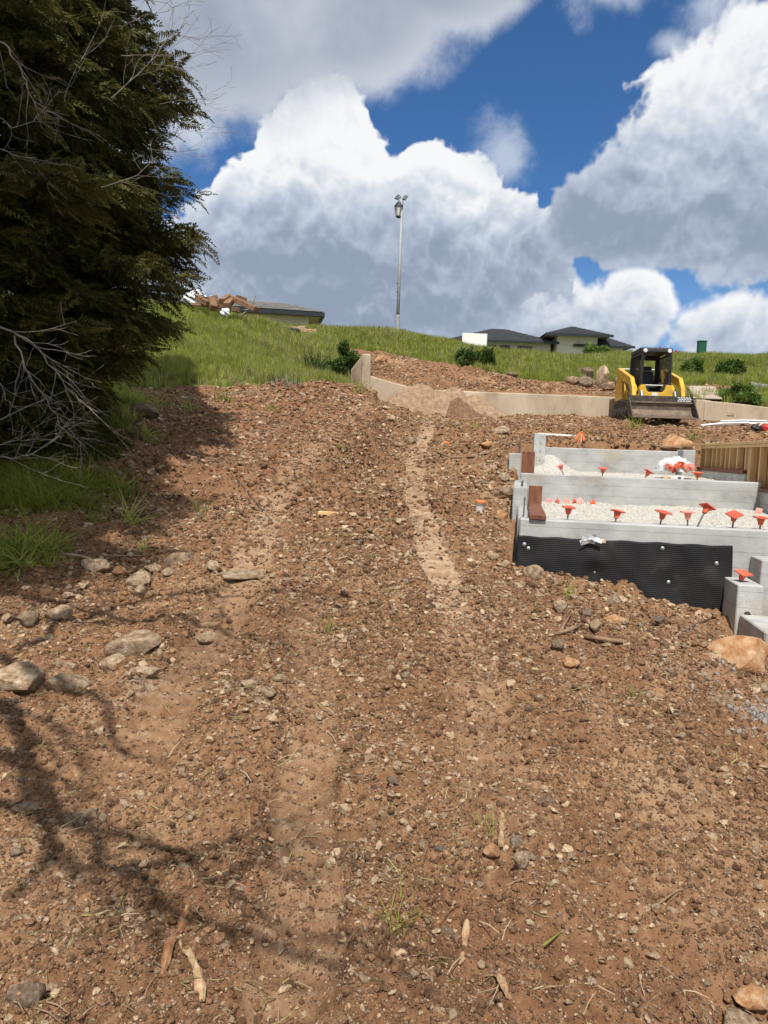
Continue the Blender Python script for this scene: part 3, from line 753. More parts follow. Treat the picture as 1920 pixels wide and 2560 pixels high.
# clear plastic bag of caps, spirit level
def bag():
    c = on_v(1692, 1170, 5.2); root = thing('cap_bag', 'clear plastic bag spilling pink and orange caps on the gravel', 'plastic bag', (c.x, c.y, c.z-.05), ROTF)
    BAG = mat('clear_plastic', [(.35, (.50, .51, .52)), (.6, (.72, .74, .75))], 9, 6, 0.25, .8, 14, spec=.6)
    vs = []; fs = []; nx, ny = 26, 12
    for j in range(ny):
        for i in range(nx):
            a = 2*math.pi*i/nx; b_ = (j/(ny-1))*math.pi/2
            r = 1+.25*float(vn(np.array([3*math.cos(a)+5]), np.array([3*math.sin(a)+b_*3]), 3)[0])+.15*float(vn(np.array([9*math.cos(a)]), np.array([9*math.sin(a)+b_*7]), 8)[0])
            vs.append((.26*r*math.cos(a)*math.cos(b_)-.03, .16*r*math.sin(a)*math.cos(b_)+.08, .20*r*math.sin(b_)))
    fs = [(j*nx+i, j*nx+(i+1) % nx, (j+1)*nx+(i+1) % nx, (j+1)*nx+i) for j in range(ny-1) for i in range(nx)]
    from_np('bag', vs, fs, BAG, root, True)
    rs = random.Random(8)
    for k in range(16):
        o = link(bpy.data.objects.new('loose_cap', CAPP if rs.random() < .5 else CAPM), root); o.scale = (.8,)*3
        o.location = (-.15+.34*rs.random(), -.12+.1*rs.random(), .02+.07*rs.random()); o.rotation_euler = (rs.uniform(-2, 2), rs.uniform(-2, 2), rs.uniform(0, 6))
bag()
def level_tool():
    c = on_v(1690, 1184, V2+.12); root = thing('spirit_level', 'short black and white block tool resting on the second wall', 'tool', (c.x, c.y, Z2), ROTF)
    BLK = mat('black_plastic', [(.3, (.015, .015, .016)), (.7, (.03, .03, .03))], 8, 3, .4); WHT = mat('white_plastic', [(.3, (.68, .68, .66)), (.7, (.80, .80, .78))], 8, 3, .4)
    MB().box(-.07, .09, -.03, .03, 0, .035).build('body', WHT, root, .004); MB().box(.02, .06, -.036, .036, .006, .029).build('grip', BLK, root, .004)
    MB().box(-.16, -.08, -.02, .02, 0, .03).build('wood_block', LUMBER, root, .003)
level_tool()

# ------------------------------------------------------------------ timber framed wall on the sill
def framed_wall():
    root = thing('framed_wall', 'unfinished timber stud wall with plywood backing on the concrete sill', 'stud wall', (FA.x, FA.y, 0), ROTF)
    zt = uz(1740, 1117, 6.2)[1]+.06; zb = ZW1+.01
    x0, x1 = UW+.03, UW+.12
    MB().box(x0-.045, x1, 3.95, 6.55, ZW1+.002, zb+.035).build('sill_plate', REDWD, root, .003)
    MB().box(x0-.01, x1+.03, 1.2, 6.55, zt-.038, zt).build('top_plate', LUMBER, root, .003)
    MB().box(x0, x1, 1.2, 6.55, zt-.080, zt-.041).build('top_plate', LUMBER, root, .003)
    MB().box(x0-.045, x1, 2.85, 3.94, ZW1-.198, ZW1-.160).build('sill_plate', REDWD, root, .003)
    vs = [6.50, 6.20, 5.78, 5.52, 5.26, 5.0, 4.78, 4.42, 4.02]
    for v in vs:
        MB().box(x0, x1-.004, v-.019, v+.019, zb+.037, zt-.083).build('stud', LUMBER, root, .002)
    for v in (3.86, 3.80, 3.40, 2.95):
        MB().box(x0, x1-.004, v-.019, v+.019, ZW1-.158, zt-.083).build('stud', LUMBER, root, .002)
    MB().box(x0-.03, x1, 2.60, 2.74, ZW1-.36, zt-.083).build('post', LUMBER, root, .003)
    edges = [6.55, 5.99, 5.39, 4.9, 4.4, 3.95]
    for a, b in zip(edges, edges[1:]):
        MB().box(x1+.002, x1+.016, b+.002, a-.002, zb, zt-.045).build('plywood_panel', PLY, root)
    for a, b in ((3.945, 3.1), (3.096, 1.2)):
        MB().box(x1+.002, x1+.016, b, a, ZW1-.2, zt-.045).build('plywood_panel', PLY, root)
framed_wall()

# ------------------------------------------------------------------ stucco retaining wall
STUCCO = mat('tan_stucco', [(.28, (.26, .20, .135)), (.42, (.40, .32, .23)), (.6, (.49, .405, .305)), (.78, (.59, .505, .40))], 1.7, 9, 0.92, .25, 50, stretch=(1, 1, .45), hrough=.62)
def strip_wall(name, st, y0, y1, zb, m, parent, bevel=.03):
    """a wall whose top follows stations (x, z)"""
    n = len(st); vs = []
    for (x, z) in st: vs += [(x, y0, zb), (x, y0, z), (x, y1, z), (x, y1, zb)]
    fs = [(0, 1, 2, 3), ((n-1)*4+3, (n-1)*4+2, (n-1)*4+1, (n-1)*4)]
    for i in range(n-1):
        a = i*4; b = a+4
        fs += [(a, b, b+1, a+1), (a+1, b+1, b+2, a+2), (a+2, b+2, b+3, a+3), (a+3, b+3, b, a)]
    return MB().add(vs, fs).build(name, m, parent, bevel, 2)
def stations(lst, d): return [(P(a, b, d).x, P(a, b, d).z) for a, b in lst]
WL = thing('retaining_wall', 'long tan stucco retaining wall with a tall end pillar below the dirt slope', 'retaining wall', (0, WALL_Y, 0))
strip_wall('wall', stations([(924, 938), (985, 957), (1050, 973), (1300, 983), (1560, 993), (1730, 1000)], 20.85), -.15, .15, 1.9, STUCCO, WL)
pa = P(905, 884, 20.8); pb = P(928, 884, 20.8)
MB().box(pa.x, pb.x, -.22, .17, 2.2, pa.z).build('pillar', STUCCO, WL, .05, 3)
w0 = P(878, 924, 20.3)
MB().add([(pa.x+.02, -.16, 2.2), (pa.x+.02, -.16, pa.z-.03), (w0.x, -.75, w0.z), (w0.x, -.75, 2.2), (pa.x+.02, .10, 2.2), (pa.x+.02, .10, pa.z-.03), (w0.x-.02, -.5, w0.z), (w0.x-.02, -.5, 2.2)],
         [(0, 1, 2, 3), (4, 7, 6, 5), (1, 5, 6, 2), (0, 4, 5, 1), (2, 6, 7, 3), (0, 3, 7, 4)]).build('wing', STUCCO, WL, .03, 2)
WR = thing('retaining_wall', 'short tan stucco retaining wall panel with stains and weeds beside the track loader', 'retaining wall', (0, WALL_Y-.22, 0))
strip_wall('wall', stations([(1763, 1001), (1850, 1009), (1925, 1018), (2100, 1040), (2400, 1065)], 20.6), -.15, .17, 1.9, STUCCO, WR)
q = P(1832, 1034, 20.5)
MB().box(q.x-.10, q.x+.10, -.17, -.14, q.z-.05, q.z+.05).build('vent_cover', STUCCO, WR, .006)
MB().box(P(1736, 1000, 20.8).x, P(1762, 1000, 20.8).x, -.12, .17, 1.9, P(1750, 1000, 20.8).z).build('end_block', STUCCO, WR, .02, 2)

# soil thrown against the wall
def mound(name, prof, y0, depth, m, label, seed):
    """a bank of earth leaning on the wall; prof = crest as (px, py)"""
    xs = [P(a, b, WALL_Y-.2).x for a, b in prof]; zs = [P(a, b, WALL_Y-.2).z for a, b in prof]
    nx, ny = 150, 40; vs = []
    X = np.linspace(xs[0], xs[-1], nx); 
    for j in range(ny):
        t = j/(ny-1)
        y = y0-depth*t
        top = np.interp(X, xs, zs)+.07*fbm(X*5, X*0+seed, 4, seed, .6)
        g = gz(X, np.full(nx, y), False)-.05
        z = g+np.maximum(0, (top-g))*(1-t)**0.75+.05*fbm(X*6, np.full(nx, y*6.0), 4, seed+3, .6)*(1 if t > 0 else .3)
        for i in range(nx): vs.append((X[i], y+.06*math.sin(X[i]*7+seed), z[i]))
    f = [(j*nx+i, j*nx+i+1, (j+1)*nx+i+1, (j+1)*nx+i) for j in range(ny-1) for i in range(nx-1)]
    o = from_np(name, vs, [q[::-1] for q in f], m, None, False)
    return tag(o, label, 'soil mound')
LOOSE = mat('loose_tan_soil', [(.3, (.19, .115, .068)), (.5, (.29, .19, .12)), (.7, (.40, .29, .20))], 7, 9, .95, .8, 30, hrough=.7)
BROWN = mat('fresh_brown_soil', [(.3, (.10, .052, .030)), (.5, (.18, .10, .058)), (.7, (.27, .165, .10))], 8, 9, .95, .9, 30, hrough=.7)
mound('soil_mound', [(960, 1010), (985, 985), (1010, 970), (1035, 958), (1060, 962), (1085, 975), (1105, 978), (1130, 968), (1150, 975), (1168, 990), (1190, 983), (1215, 1000), (1240, 1020), (1262, 1035)], WALL_Y-.16, .95, LOOSE, 'pale tan soil heaped against the retaining wall', 3)
mound('soil_mound', [(1110, 1025), (1125, 1005), (1142, 995), (1165, 1012), (1190, 1022), (1215, 1035)], WALL_Y-.62, .75, BROWN, 'small dark brown soil heap in front of the pale one', 9)

# ------------------------------------------------------------------ compact track loader
YEL = mat('machine_yellow', [(.3, (.52, .30, .025)), (.5, (.66, .40, .035)), (.62, (.60, .36, .05)), (.78, (.30, .20, .09))], 7, 8, .48, .03, 60, coat=.15)
BLKP = mat('machine_black', [(.3, (.012, .012, .012)), (.7, (.035, .033, .03))], 9, 6, .5)
WORN = mat('worn_bucket_steel', [(.3, (.085, .062, .045)), (.5, (.165, .125, .09)), (.7, (.27, .21, .155))], 6, 9, .6, .2, 60, metal=.25, hrough=.7)
DKST = mat('dark_bucket_steel', [(.3, (.04, .033, .028)), (.55, (.085, .07, .055)), (.75, (.16, .13, .10))], 8, 9, .6, .2, 60, metal=.3)
RUB = mat('dusty_rubber', [(.3, (.02, .018, .016)), (.7, (.10, .075, .055))], 7, 8, .85, .3, 50)
SEATM = mat('seat_vinyl', [(.3, (.015, .017, .017)), (.7, (.035, .038, .038))], 9, 4, .5)
GLS = mat('lamp_lens', [(.3, (.60, .62, .64)), (.7, (.85, .86, .88))], 12, 3, .15, spec=.7)
CHR = mat('grey_tube', [(.3, (.30, .31, .32)), (.7, (.5, .5, .5))], 12, 3, .4, metal=.6)
def loader():
    g = P(1664, 1062, 17.9); cy = g.y+1.55
    zg = float(np.median(gz(np.linspace(g.x-.7, g.x+.7, 8), np.full(8, cy))))+.04
    T = thing('track_loader', 'yellow compact track loader with open black cab and wide front bucket', 'track loader', (g.x+.05, cy, zg), R(-4))
    T.scale = (.86, .86, .86)
    # local: front is -y, ground z=0
    for s in (-1, 1):
        xo = .62*s
        prof = [(-.95, .10), (-.80, .0), (.75, .0), (.95, .12), (1.0, .30), (.85, .50), (.2, .62), (-.75, .50), (-.98, .32)]
        tr = MB().prism(prof, xo-.16, xo+.16).build('track', RUB, T, .03, 2)
        lg = MB()
        for k in range(18):
            y = -.85+k*.1; lg.box(xo-.165, xo+.165, y-.02, y+.02, -.015, .02)
        lg.build('tread_bars', RUB, tr)
        for k, y in enumerate((-.7, -.3, .1, .5, .75)):
            MB().lathe([(.13, -.04), (.15, 0), (.13, .04)], 14, Matrix.Translation((xo+.15*s, y, .22)) @ Matrix.Rotation(R(90), 4, 'Y')).build('road_wheel', BLKP, tr)
    MB().prism([(-.75, .30), (-.72, .62), (.95, .70), (1.2, .55), (1.2, .35), (.9, .28)], -.44, .44).build('chassis', BLKP, T, .03)
    # yellow nose with the U-shaped step opening
    nose = [(-.50, .42), (.50, .42), (.50, .78), (.44, .98), (.30, 1.0), (.26, .84), (.20, .78), (-.20, .78), (-.26, .84), (-.30, 1.0), (-.44, .98), (-.50, .78)]
    MB().prism(nose, -.86, -.60, 'y').build('nose_panel', YEL, T, .02, 2)
    MB().box(-.10, .06, -.868, -.861, .66, .76).build('sticker', GLS, T)
    for s in (-1, 1):
        MB().prism([(-.80, .52), (-.82, .84), (-.62, 1.02), (.30, 1.12), (.30, .60), (-.5, .52)], s*.535-.035, s*.535+.035).build('side_fender', YEL, T, .015)
        for k in range(2):
            MB().tube([(s*(.50+.03*k), -.72, .70), (s*(.52+.03*k), -1.0, .86-.05*k), (s*(.50+.02*k), -1.22, .62), (s*.48, -1.30, .44)], .013, 6).build('hydraulic_hose', BLKP, T)
    # engine housing behind the cab
    MB().prism([(.45, .62), (.45, 1.25), (.62, 1.45), (1.25, 1.32), (1.32, .75), (1.2, .60)], -.45, .45).build('engine_hood', YEL, T, .04, 2)
    # rear towers and lift arms
    for s in (-1, 1):
        xo = .60*s
        MB().prism([(.35, .60), (.55, 1.40), (.75, 1.62), (1.05, 1.58), (1.25, 1.20), (1.25, .62)], xo-.07, xo+.07).build('rear_tower', YEL, T, .02)
        arm = MB().prism([(1.02, 1.60), (.98, 1.44), (-.70, .98), (-.95, .78), (-1.12, .40), (-1.24, .22), (-1.34, .30), (-1.26, .52), (-1.12, .90), (-.86, 1.20), (.70, 1.62)], xo+(.03 if s > 0 else -.15), xo+(.15 if s > 0 else -.03)).build('lift_arm', YEL, T, .02, 2)
        MB().tube([(xo-.02*s, -.50, .66), (xo+.02*s, .45, 1.28)], [.045, .03], 10).build('lift_cylinder', BLKP, T)
        MB().tube([(.47*s, -1.10, .78), (.47*s, -1.36, .34)], [.035, .022], 10).build('tilt_cylinder', CHR, T)
    MB().tube([(-.62, .95, 1.62), (.62, .95, 1.62)], .035, 10).build('rear_cross_tube', CHR, T)
    MB().beam((-.6, -1.16, .40), (.6, -1.16, .40), .10, .12).build('arm_cross_member', BLKP, T, .01)
    # cab
    cab = MB()
    fr = [(-.42, -.72), (.42, -.72)]
    def hoop(y, w, zt, r=.14):
        p = [(-w, y+.02, .80), (-w, y, 1.25), (-w+.02, y, zt-r)]
        for k in range(1, 5):
            a = math.pi-k*math.pi/8; p.append((-w+.02+r+r*math.cos(a), y, zt-r+r*math.sin(a)))
        return p+[(-q_[0], q_[1], q_[2]) for q_ in p[::-1]]
    cab.tube(hoop(-.74, .42, 2.02), .040, 8); MB().tube(hoop(.42, .42, 2.0), .05, 8).build('rear_hoop', BLKP, T)
    cab.box(-.42, -.36, -.76, -.70, .95, 1.9); cab.box(.36, .42, -.76, -.70, .95, 1.9)
    # rounded front corners of the opening
    for s in (-1, 1):
        cab.add([(s*.37, -.75, 1.93), (s*.20, -.75, 1.93), (s*.27, -.75, 1.86), (s*.32, -.75, 1.80), (s*.37, -.75, 1.66), (s*.37, -.70, 1.93), (s*.20, -.70, 1.93), (s*.27, -.70, 1.86), (s*.32, -.70, 1.80), (s*.37, -.70, 1.66)],
                [(0, 1, 2, 3, 4), (9, 8, 7, 6, 5), (0, 5, 6, 1), (1, 6, 7, 2), (2, 7, 8, 3), (3, 8, 9, 4), (4, 9, 5, 0)])
        cab.add([(s*.40, -.75, .84), (s*.14, -.75, .84), (s*.24, -.75, .98), (s*.40, -.75, 1.06), (s*.40, -.70, .84), (s*.14, -.70, .84), (s*.24, -.70, .98), (s*.40, -.70, 1.06)],
                [(0, 1, 2, 3), (7, 6, 5, 4), (0, 4, 5, 1), (1, 5, 6, 2), (2, 6, 7, 3), (3, 7, 4, 0)])
    c_ = cab.build('cab_frame', BLKP, T, .008)
    MB().prism([(-.80, 1.93), (-.78, 2.06), (-.55, 2.10), (.40, 2.08), (.48, 2.02), (.46, 1.95), (-.60, 1.97)], -.44, .44).build('cab_roof', BLKP, T, .03, 2)
    for s in (-1, 1):                                  # louvred side screens
        sc_ = MB().box(s*.43-.012, s*.43+.012, -.70, .40, .92, .97).build('side_screen', BLKP, T); MB().box(s*.43-.012, s*.43+.012, -.70, .40, 1.88, 1.93).build('screen_rail', BLKP, sc_)
        for k in range(11):
            y = -.62+k*.098
            MB().beam((s*.43, y-.05, .96), (s*.43, y+.05, 1.90), .014, .020, up=(1, 0, 0)).build('bar', BLKP, sc_)
    rw = MB().box(-.40, .40, .40, .44, .80, 1.24).box(-.40, -.29, .40, .44, 1.24, 1.95).box(.29, .40, .40, .44, 1.24, 1.95).box(-.29, .29, .40, .44, 1.84, 1.95).build('cab_back', BLKP, T, .01)
    for s in (-1, 1):
        MB().lathe([(.055, 0), (.060, .03), (.045, .05)], 14, Matrix.Translation((s*.345, -.775, 1.975)) @ Matrix.Rotation(R(90), 4, 'X')).build('headlight', GLS, T)
    seat = MB().box(-.22, .22, -.28, .20, .93, 1.05).build('seat', SEATM, T, .05, 3)
    MB().prism([(.12, 1.02), (.20, 1.50), (.29, 1.50), (.25, 1.0)], -.21, .21).build('backrest', SEATM, seat, .04, 3)
    MB().prism([(.20, 1.51), (.21, 1.64), (.28, 1.64), (.29, 1.51)], -.15, .15).build('headrest', SEATM, seat, .03, 2)
    for s in (-1, 1):
        MB().box(s*.28-.05, s*.28+.05, -.30, .18, .98, 1.12).build('armrest', SEATM, T, .02)
        MB().tube([(s*.28, -.24, 1.10), (s*.29, -.28, 1.24)], [.014, .02], 8).build('control_lever', BLKP, T)
    MB().box(-.36, .36, -.70, .42, .78, .83).build('cab_floor', BLKP, T)
    MB().tube([(-.27, -.60, 1.0), (.27, -.60, 1.0)], .02, 8).build('lap_bar', CHR, T)
    # bucket (its own part, with cutting edge, sides and step)
    W = .88; yb = -1.36
    shell = [(yb, .60), (yb-.03, .48), (yb+.0, .24), (yb-.12, .10), (yb-.30, .045), (yb-.66, -.01)]
    B = MB(); n = len(shell); t = .022
    vs = [(-W, a, b) for a, b in shell]+[(W, a, b) for a, b in shell]+[(-W, a+t, b-t*.6) for a, b in shell]+[(W, a+t, b-t*.6) for a, b in shell]
    fs = []
    for i in range(n-1): fs += [(i, i+1, n+i+1, n+i), (2*n+i, 3*n+i, 3*n+i+1, 2*n+i+1)]
    fs += [(0, n, 3*n, 2*n), (n-1, 3*n-1, 4*n-1, 2*n-1)]
    for o_ in (0, n):
        for i in range(n-1): fs.append((o_+i, 2*n+o_+i, 2*n+o_+i+1, o_+i+1))
    bk = B.add(vs, fs).build('bucket', WORN, T)
    for s in (-1, 1):
        MB().prism([(yb+.02, .62), (yb-.08, .58), (yb-.60, .06), (yb-.68, -.02), (yb-.3, .02), (yb-.1, .08), (yb+.03, .25)], s*W-.015+s*.012, s*W+.015+s*.012).build('side_plate', DKST, bk)
    MB().box(-W-.04, W+.04, yb-.76, yb-.62, -.03, -.005).build('cutting_edge', WORN, bk, .004)
    MB().box(-W, W, yb-.035, yb+.04, .47, .635).build('top_rail', DKST, bk, .006)
    MB().box(-W, W, yb-.075, yb-.04, .425, .47).build('step_lip', WORN, bk, .005)
    hm = MB()
    for r_ in range(3):
        for k in range(5):
            x = .50+k*.075+.03*(r_ % 2); z = .505+r_*.045; hm.box(x-.026, x+.026, yb-.045, yb-.036, z-.014, z+.014)
    hm.build('step_grip', GLS, bk)
    for s in (-1, 1):
        MB().box(s*W-.05, s*W+.02, yb-.06, yb+.05, .60, .72).build('bucket_ear', DKST, bk, .01)
loader()

# ------------------------------------------------------------------ lamp post on the crest
GALV = mat('galvanised_pole', [(.3, (.27, .295, .305)), (.7, (.38, .405, .41))], 8, 6, .6, metal=.1)
LANT = mat('lantern_black', [(.3, (.02, .02, .02)), (.7, (.05, .045, .04))], 9, 4, .5)
LGL = mat('lantern_glass', [(.3, (.42, .42, .40)), (.7, (.62, .62, .60))], 6, 3, .15, spec=.6)
PANEL = mat('solar_panel', [(.3, (.05, .055, .065)), (.7, (.11, .115, .13))], 9, 4, .3)
def lamp_post():
    b = P(993, 836, 32); zt = P(1006, 484, 32).z; zg = gz1(b.x, b.y)-.15; H = zt-zg
    T = thing('lamp_post', 'tall thin grey pole with hanging lantern and two solar panels on the crest', 'lamp post', (b.x, b.y, zg), 0)
    MB().tube([(0, 0, 0), (0, 0, H-.12)], [.075, .055], 12).build('pole', GALV, T, smooth=True)
    MB().lathe([(.085, 0), (.085, .95), (.07, 1.0)], 12).build('pole_sleeve', GALV, T)
    for z in (.95+1.0, 2.3): MB().lathe([(.02, -.04), (.02, .02)], 6, Matrix.Translation((-.07, -.03, z)) @ Matrix.Rotation(R(90), 4, 'Y')).build('bolt', LANT, T)
    # lantern on the left of the shaft
    lz = H-.95; lx = -.13
    la = MB().lathe([(.15, .42), (.20, .40), (.09, .56), (.04, .60)], 6, Matrix.Translation((lx, -.04, lz))).build('lantern', LANT, T)
    MB().lathe([(.09, .0), (.10, .03), (.155, .40)], 6, Matrix.Translation((lx, -.04, lz))).build('lantern_glass', LGL, la)
    MB().lathe([(.05, -.06), (.11, -.02), (.11, .015)], 6, Matrix.Translation((lx, -.04, lz))).build('lantern_base', LANT, la)
    for k in range(6):
        a = 2*math.pi*k/6; MB().tube([(lx+.105*math.cos(a), -.04+.105*math.sin(a), lz), (lx+.165*math.cos(a), -.04+.165*math.sin(a), lz+.41)], .012, 5).build('lantern_rib', LANT, la)
    MB().tube([(0, 0, H-.28), (-.06, -.02, H-.16), (lx, -.04, H-.20), (lx, -.04, lz+.6)], .018, 6).build('bracket', LANT, T)
    for (x, y) in ((-.19, -.06), (.13, -.02)):
        m_ = Matrix.Translation((x, y, H-.17)) @ Matrix.Rotation(R(22), 4, 'Y') @ Matrix.Rotation(R(35), 4, 'X')
        MB().box(-.075, .075, -.28, .28, -.025, .025, m_).build('solar_panel', PANEL, T, .006)
    MB().beam((-.17, 0, H-.14), (.13, 0, H-.14), .05, .05).build('panel_arm', GALV, T)
lamp_post()

# ------------------------------------------------------------------ houses beyond the crest
ROOF = mat('charcoal_roof', [(.3, (.020, .021, .024)), (.7, (.045, .047, .052))], 3, 8, .75, .3, 30)
RTILE = mat('grey_roof_tile', [(.3, (.10, .10, .098)), (.7, (.20, .195, .185))], 5, 8, .8, .2, 30, rnd=.15)
RENDER = mat('cream_render', [(.3, (.60, .57, .51)), (.7, (.70, .67, .61))], 2, 6, .9, .1, 60)
SOFFIT = mat('soffit_boards', [(.3, (.42, .36, .28)), (.7, (.55, .48, .38))], 4, 5, .8)
GUT = mat('dark_gutter', [(.3, (.018, .022, .026)), (.7, (.035, .04, .045))], 9, 4, .4)
WINM = mat('dark_window', [(.3, (.02, .025, .03)), (.7, (.04, .05, .06))], 2, 2, .08, spec=.6)
def hip_roof(cx, cy, wx, wy, ze, zr, name, parent, m=ROOF, over=.0, rise=None):
    """hipped roof with real courses of shingles as shallow steps"""
    mb = MB(); N = 9; hx, hy = wx/2, wy/2
    for k in range(N):
        t0 = k/N; t1 = (k+1)/N; in0 = min(hx, hy)*t0; in1 = min(hx, hy)*t1
        z0 = ze+(zr-ze)*t0; z1 = ze+(zr-ze)*t1; lip = .03
        def ring(i, z): return [(cx-hx+i, cy-hy+i, z), (cx+hx-i, cy-hy+i, z), (cx+hx-i, cy+hy-i, z), (cx-hx+i, cy+hy-i, z)]
        r0 = ring(in0, z0+lip); r1 = ring(in1, z1); rb = ring(in0, z0)
        b = rb+r0+r1
        fs = []
        for i in range(4):
            j = (i+1) % 4; fs += [(i, j, 4+j, 4+i), (4+i, 4+j, 8+j, 8+i)]
        if k == 0: fs.append((3, 2, 1, 0))
        if k == N-1: fs.append((8, 9, 10, 11))
        mb.add(b, fs)
    o = mb.build(name, m, parent); return o
def house_far():
    D_ = 58.0
    e0 = P(1365, 836, D_); e1 = P(1535, 836, D_); top = P(1452, 814, D_)
    T = thing('house', 'low cream house with charcoal hipped roofs and a raised block on the crest', 'house', (e0.x, D_, gz1(e0.x, D_)), 0)
    zb = T.location.z
    def L_(px, py, d=D_): q_ = P(px, py, d); return q_.x-e0.x, q_.z-zb
    # raised block
    x0, ze = L_(1365, 834); x1, _ = L_(1535, 834); _, zr = L_(1452, 813, D_+3.2); ze = (L_(1450, 835))[1]
    hip_roof((x0+x1)/2, 3.2, x1-x0, 6.4, ze, zr-.22, 'block_roof', T)
    MB().box(x0, x1, 0, .12, ze-.16, ze+.01).build('gutter', GUT, T)
    wx0 = L_(1400, 850)[0]; wx1 = L_(1502, 850)[0]
    MB().box(wx0, wx1, .9, 5.6, 0, ze-.02).build('block_wall', RENDER, T)
    MB().box(x0+.15, x1-.15, .13, 6.2, ze-.06, ze-.02).build('soffit', SOFFIT, T)
    # long low wing on the left
    lx0 = L_(1128, 842)[0]; lx1 = L_(1405, 842)[0]; zl = L_(1300, 848)[1]; zlr = L_(1240, 819, D_+4.6)[1]
    hip_roof((lx0+lx1)/2, 4.6, lx1-lx0, 7.5, zl, zlr-.10, 'wing_roof', T)
    MB().box(lx0, lx1, .85-.12, .85, zl-.15, zl+.01).build('gutter', GUT, T)
    ww = MB().box(lx0+.7, lx1-.5, 1.6, 7.6, 0, zl-.02).build('wing_wall', RENDER, T)
    for a, b in ((1215, 1245), (1260, 1282), (1305, 1340)):
        xa = L_(a, 850)[0]; xb = L_(b, 850)[0]
        w = MB().box(xa, xb, 1.55, 1.58, zl-1.7, zl-.35).build('window', WINM, T); MB().box(xa-.06, xb+.06, 1.57, 1.595, zl-1.76, zl-.29).build('window_frame', GUT, w)
    # far eave dropping on the right
    rx0 = L_(1440, 860)[0]; rx1 = L_(1596, 862)[0]; zr2 = L_(1560, 862)[1]
    hip_roof((rx0+rx1)/2, 4.0, rx1-rx0, 6.5, zr2, L_(1510, 843, D_+4)[1]+.1, 'side_roof', T)
    MB().box(rx0, rx1-.02, .62, .74, zr2-.15, zr2+.01).build('gutter', GUT, T)
    MB().box(rx0+.3, rx1-.7, 1.5, 6.5, 0, zr2-.02).build('side_wall', RENDER, T)
    bd = MB().box(L_(1146, 850)[0], L_(1205, 850)[0], -3.0, -2.94, 0, L_(1175, 833, D_-3)[1]).build('site_board', mat('white_board', [(.3, (.72, .72, .70)), (.7, (.80, .80, .78))], 3, 4, .7), None, .01)
    bd.location = T.location; tag(bd, 'plain white board standing before the low cream house', 'board')
house_far()
def house_left():
    D_ = 38.0
    c = P(812, 789, D_)
    T = thing('house', 'cream house with grey tiled roof and dark gutter behind the debris heap', 'house', (c.x, D_, gz1(c.x, D_)), R(10))
    zb = T.location.z; ze = P(812, 782, D_).z-zb
    x0 = P(430, 740, D_).x-c.x-2.0
    MB().box(x0, 0, -.02, .12, ze-.22, ze).build('gutter', GUT, T, .02)
    MB().box(-.12, 0, .121, 6.0, ze-.22, ze).build('gutter', GUT, T, .02)
    MB().box(x0, -.13, .13, 6, ze-.14, ze-.10).build('soffit', SOFFIT, T)
    MB().box(x0+.5, -.75, .75, 6, 0, ze-.15).build('wall', RENDER, T)
    MB().box(-1.75, -1.0, .70, .76, 0, ze-1.0).build('garage_panel', mat('white_panel', [(.3, (.66, .66, .64)), (.7, (.76, .76, .74))], 3, 3, .7), T)
    # tiled slope: tiles laid one by one along the eave and up, shared mesh
    roof = MB().add([(x0, 0, ze), (0, 0, ze), (-2.4, 3.0, ze+.95), (x0, 3.0, ze+.95), (0, 6, ze)], [(0, 1, 2, 3), (1, 4, 2)]).build('roof', RTILE, T)
    tm = MB().box(-.145, .145, 0, .40, 0, .028).mesh('roof_tile', RTILE, .005)
    sl = math.atan2(.95, 3.0); rows = 6
    for r_ in range(rows):
        for k in range(44):
            x = -.16-k*.295-(r_ % 2)*.14
            y = .0+r_*.38
            if x > -(y*.8)-.12 or x < x0: continue
            o = link(bpy.data.objects.new('roof_tile', tm), roof); o.location = (x, y-.03, ze+.012+y*math.tan(sl)+.012); o.rotation_euler = (sl-.05, 0, 0)
    # gable piece to the far left, raised
    e = P(508, 736, D_+1); xl = e.x-c.x; zl = e.z-zb
    MB().add([(xl-9, .5, zl+.32), (xl, .5, zl-.12), (xl, .62, zl-.12), (xl-9, .62, zl+.32), (xl-9, .5, zl+.10), (xl, .5, zl-.34), (xl, .62, zl-.34), (xl-9, .62, zl+.10)], [(0, 1, 5, 4), (3, 7, 6, 2), (0, 3, 2, 1), (4, 5, 6, 7), (1, 2, 6, 5), (0, 4, 7, 3)]).build('upper_gutter', GUT, T)
    MB().add([(xl-9, .45, zl+.34), (xl+.05, .45, zl-.10), (xl-2.6, 3.5, zl+.75), (xl-9, 3.5, zl+1.0)], [(0, 1, 2, 3)]).build('upper_roof', RTILE, T)
    MB().box(xl-9, xl-.8, 1.2, 5, 0, zl-.28).build('upper_wall', RENDER, T)
house_left()

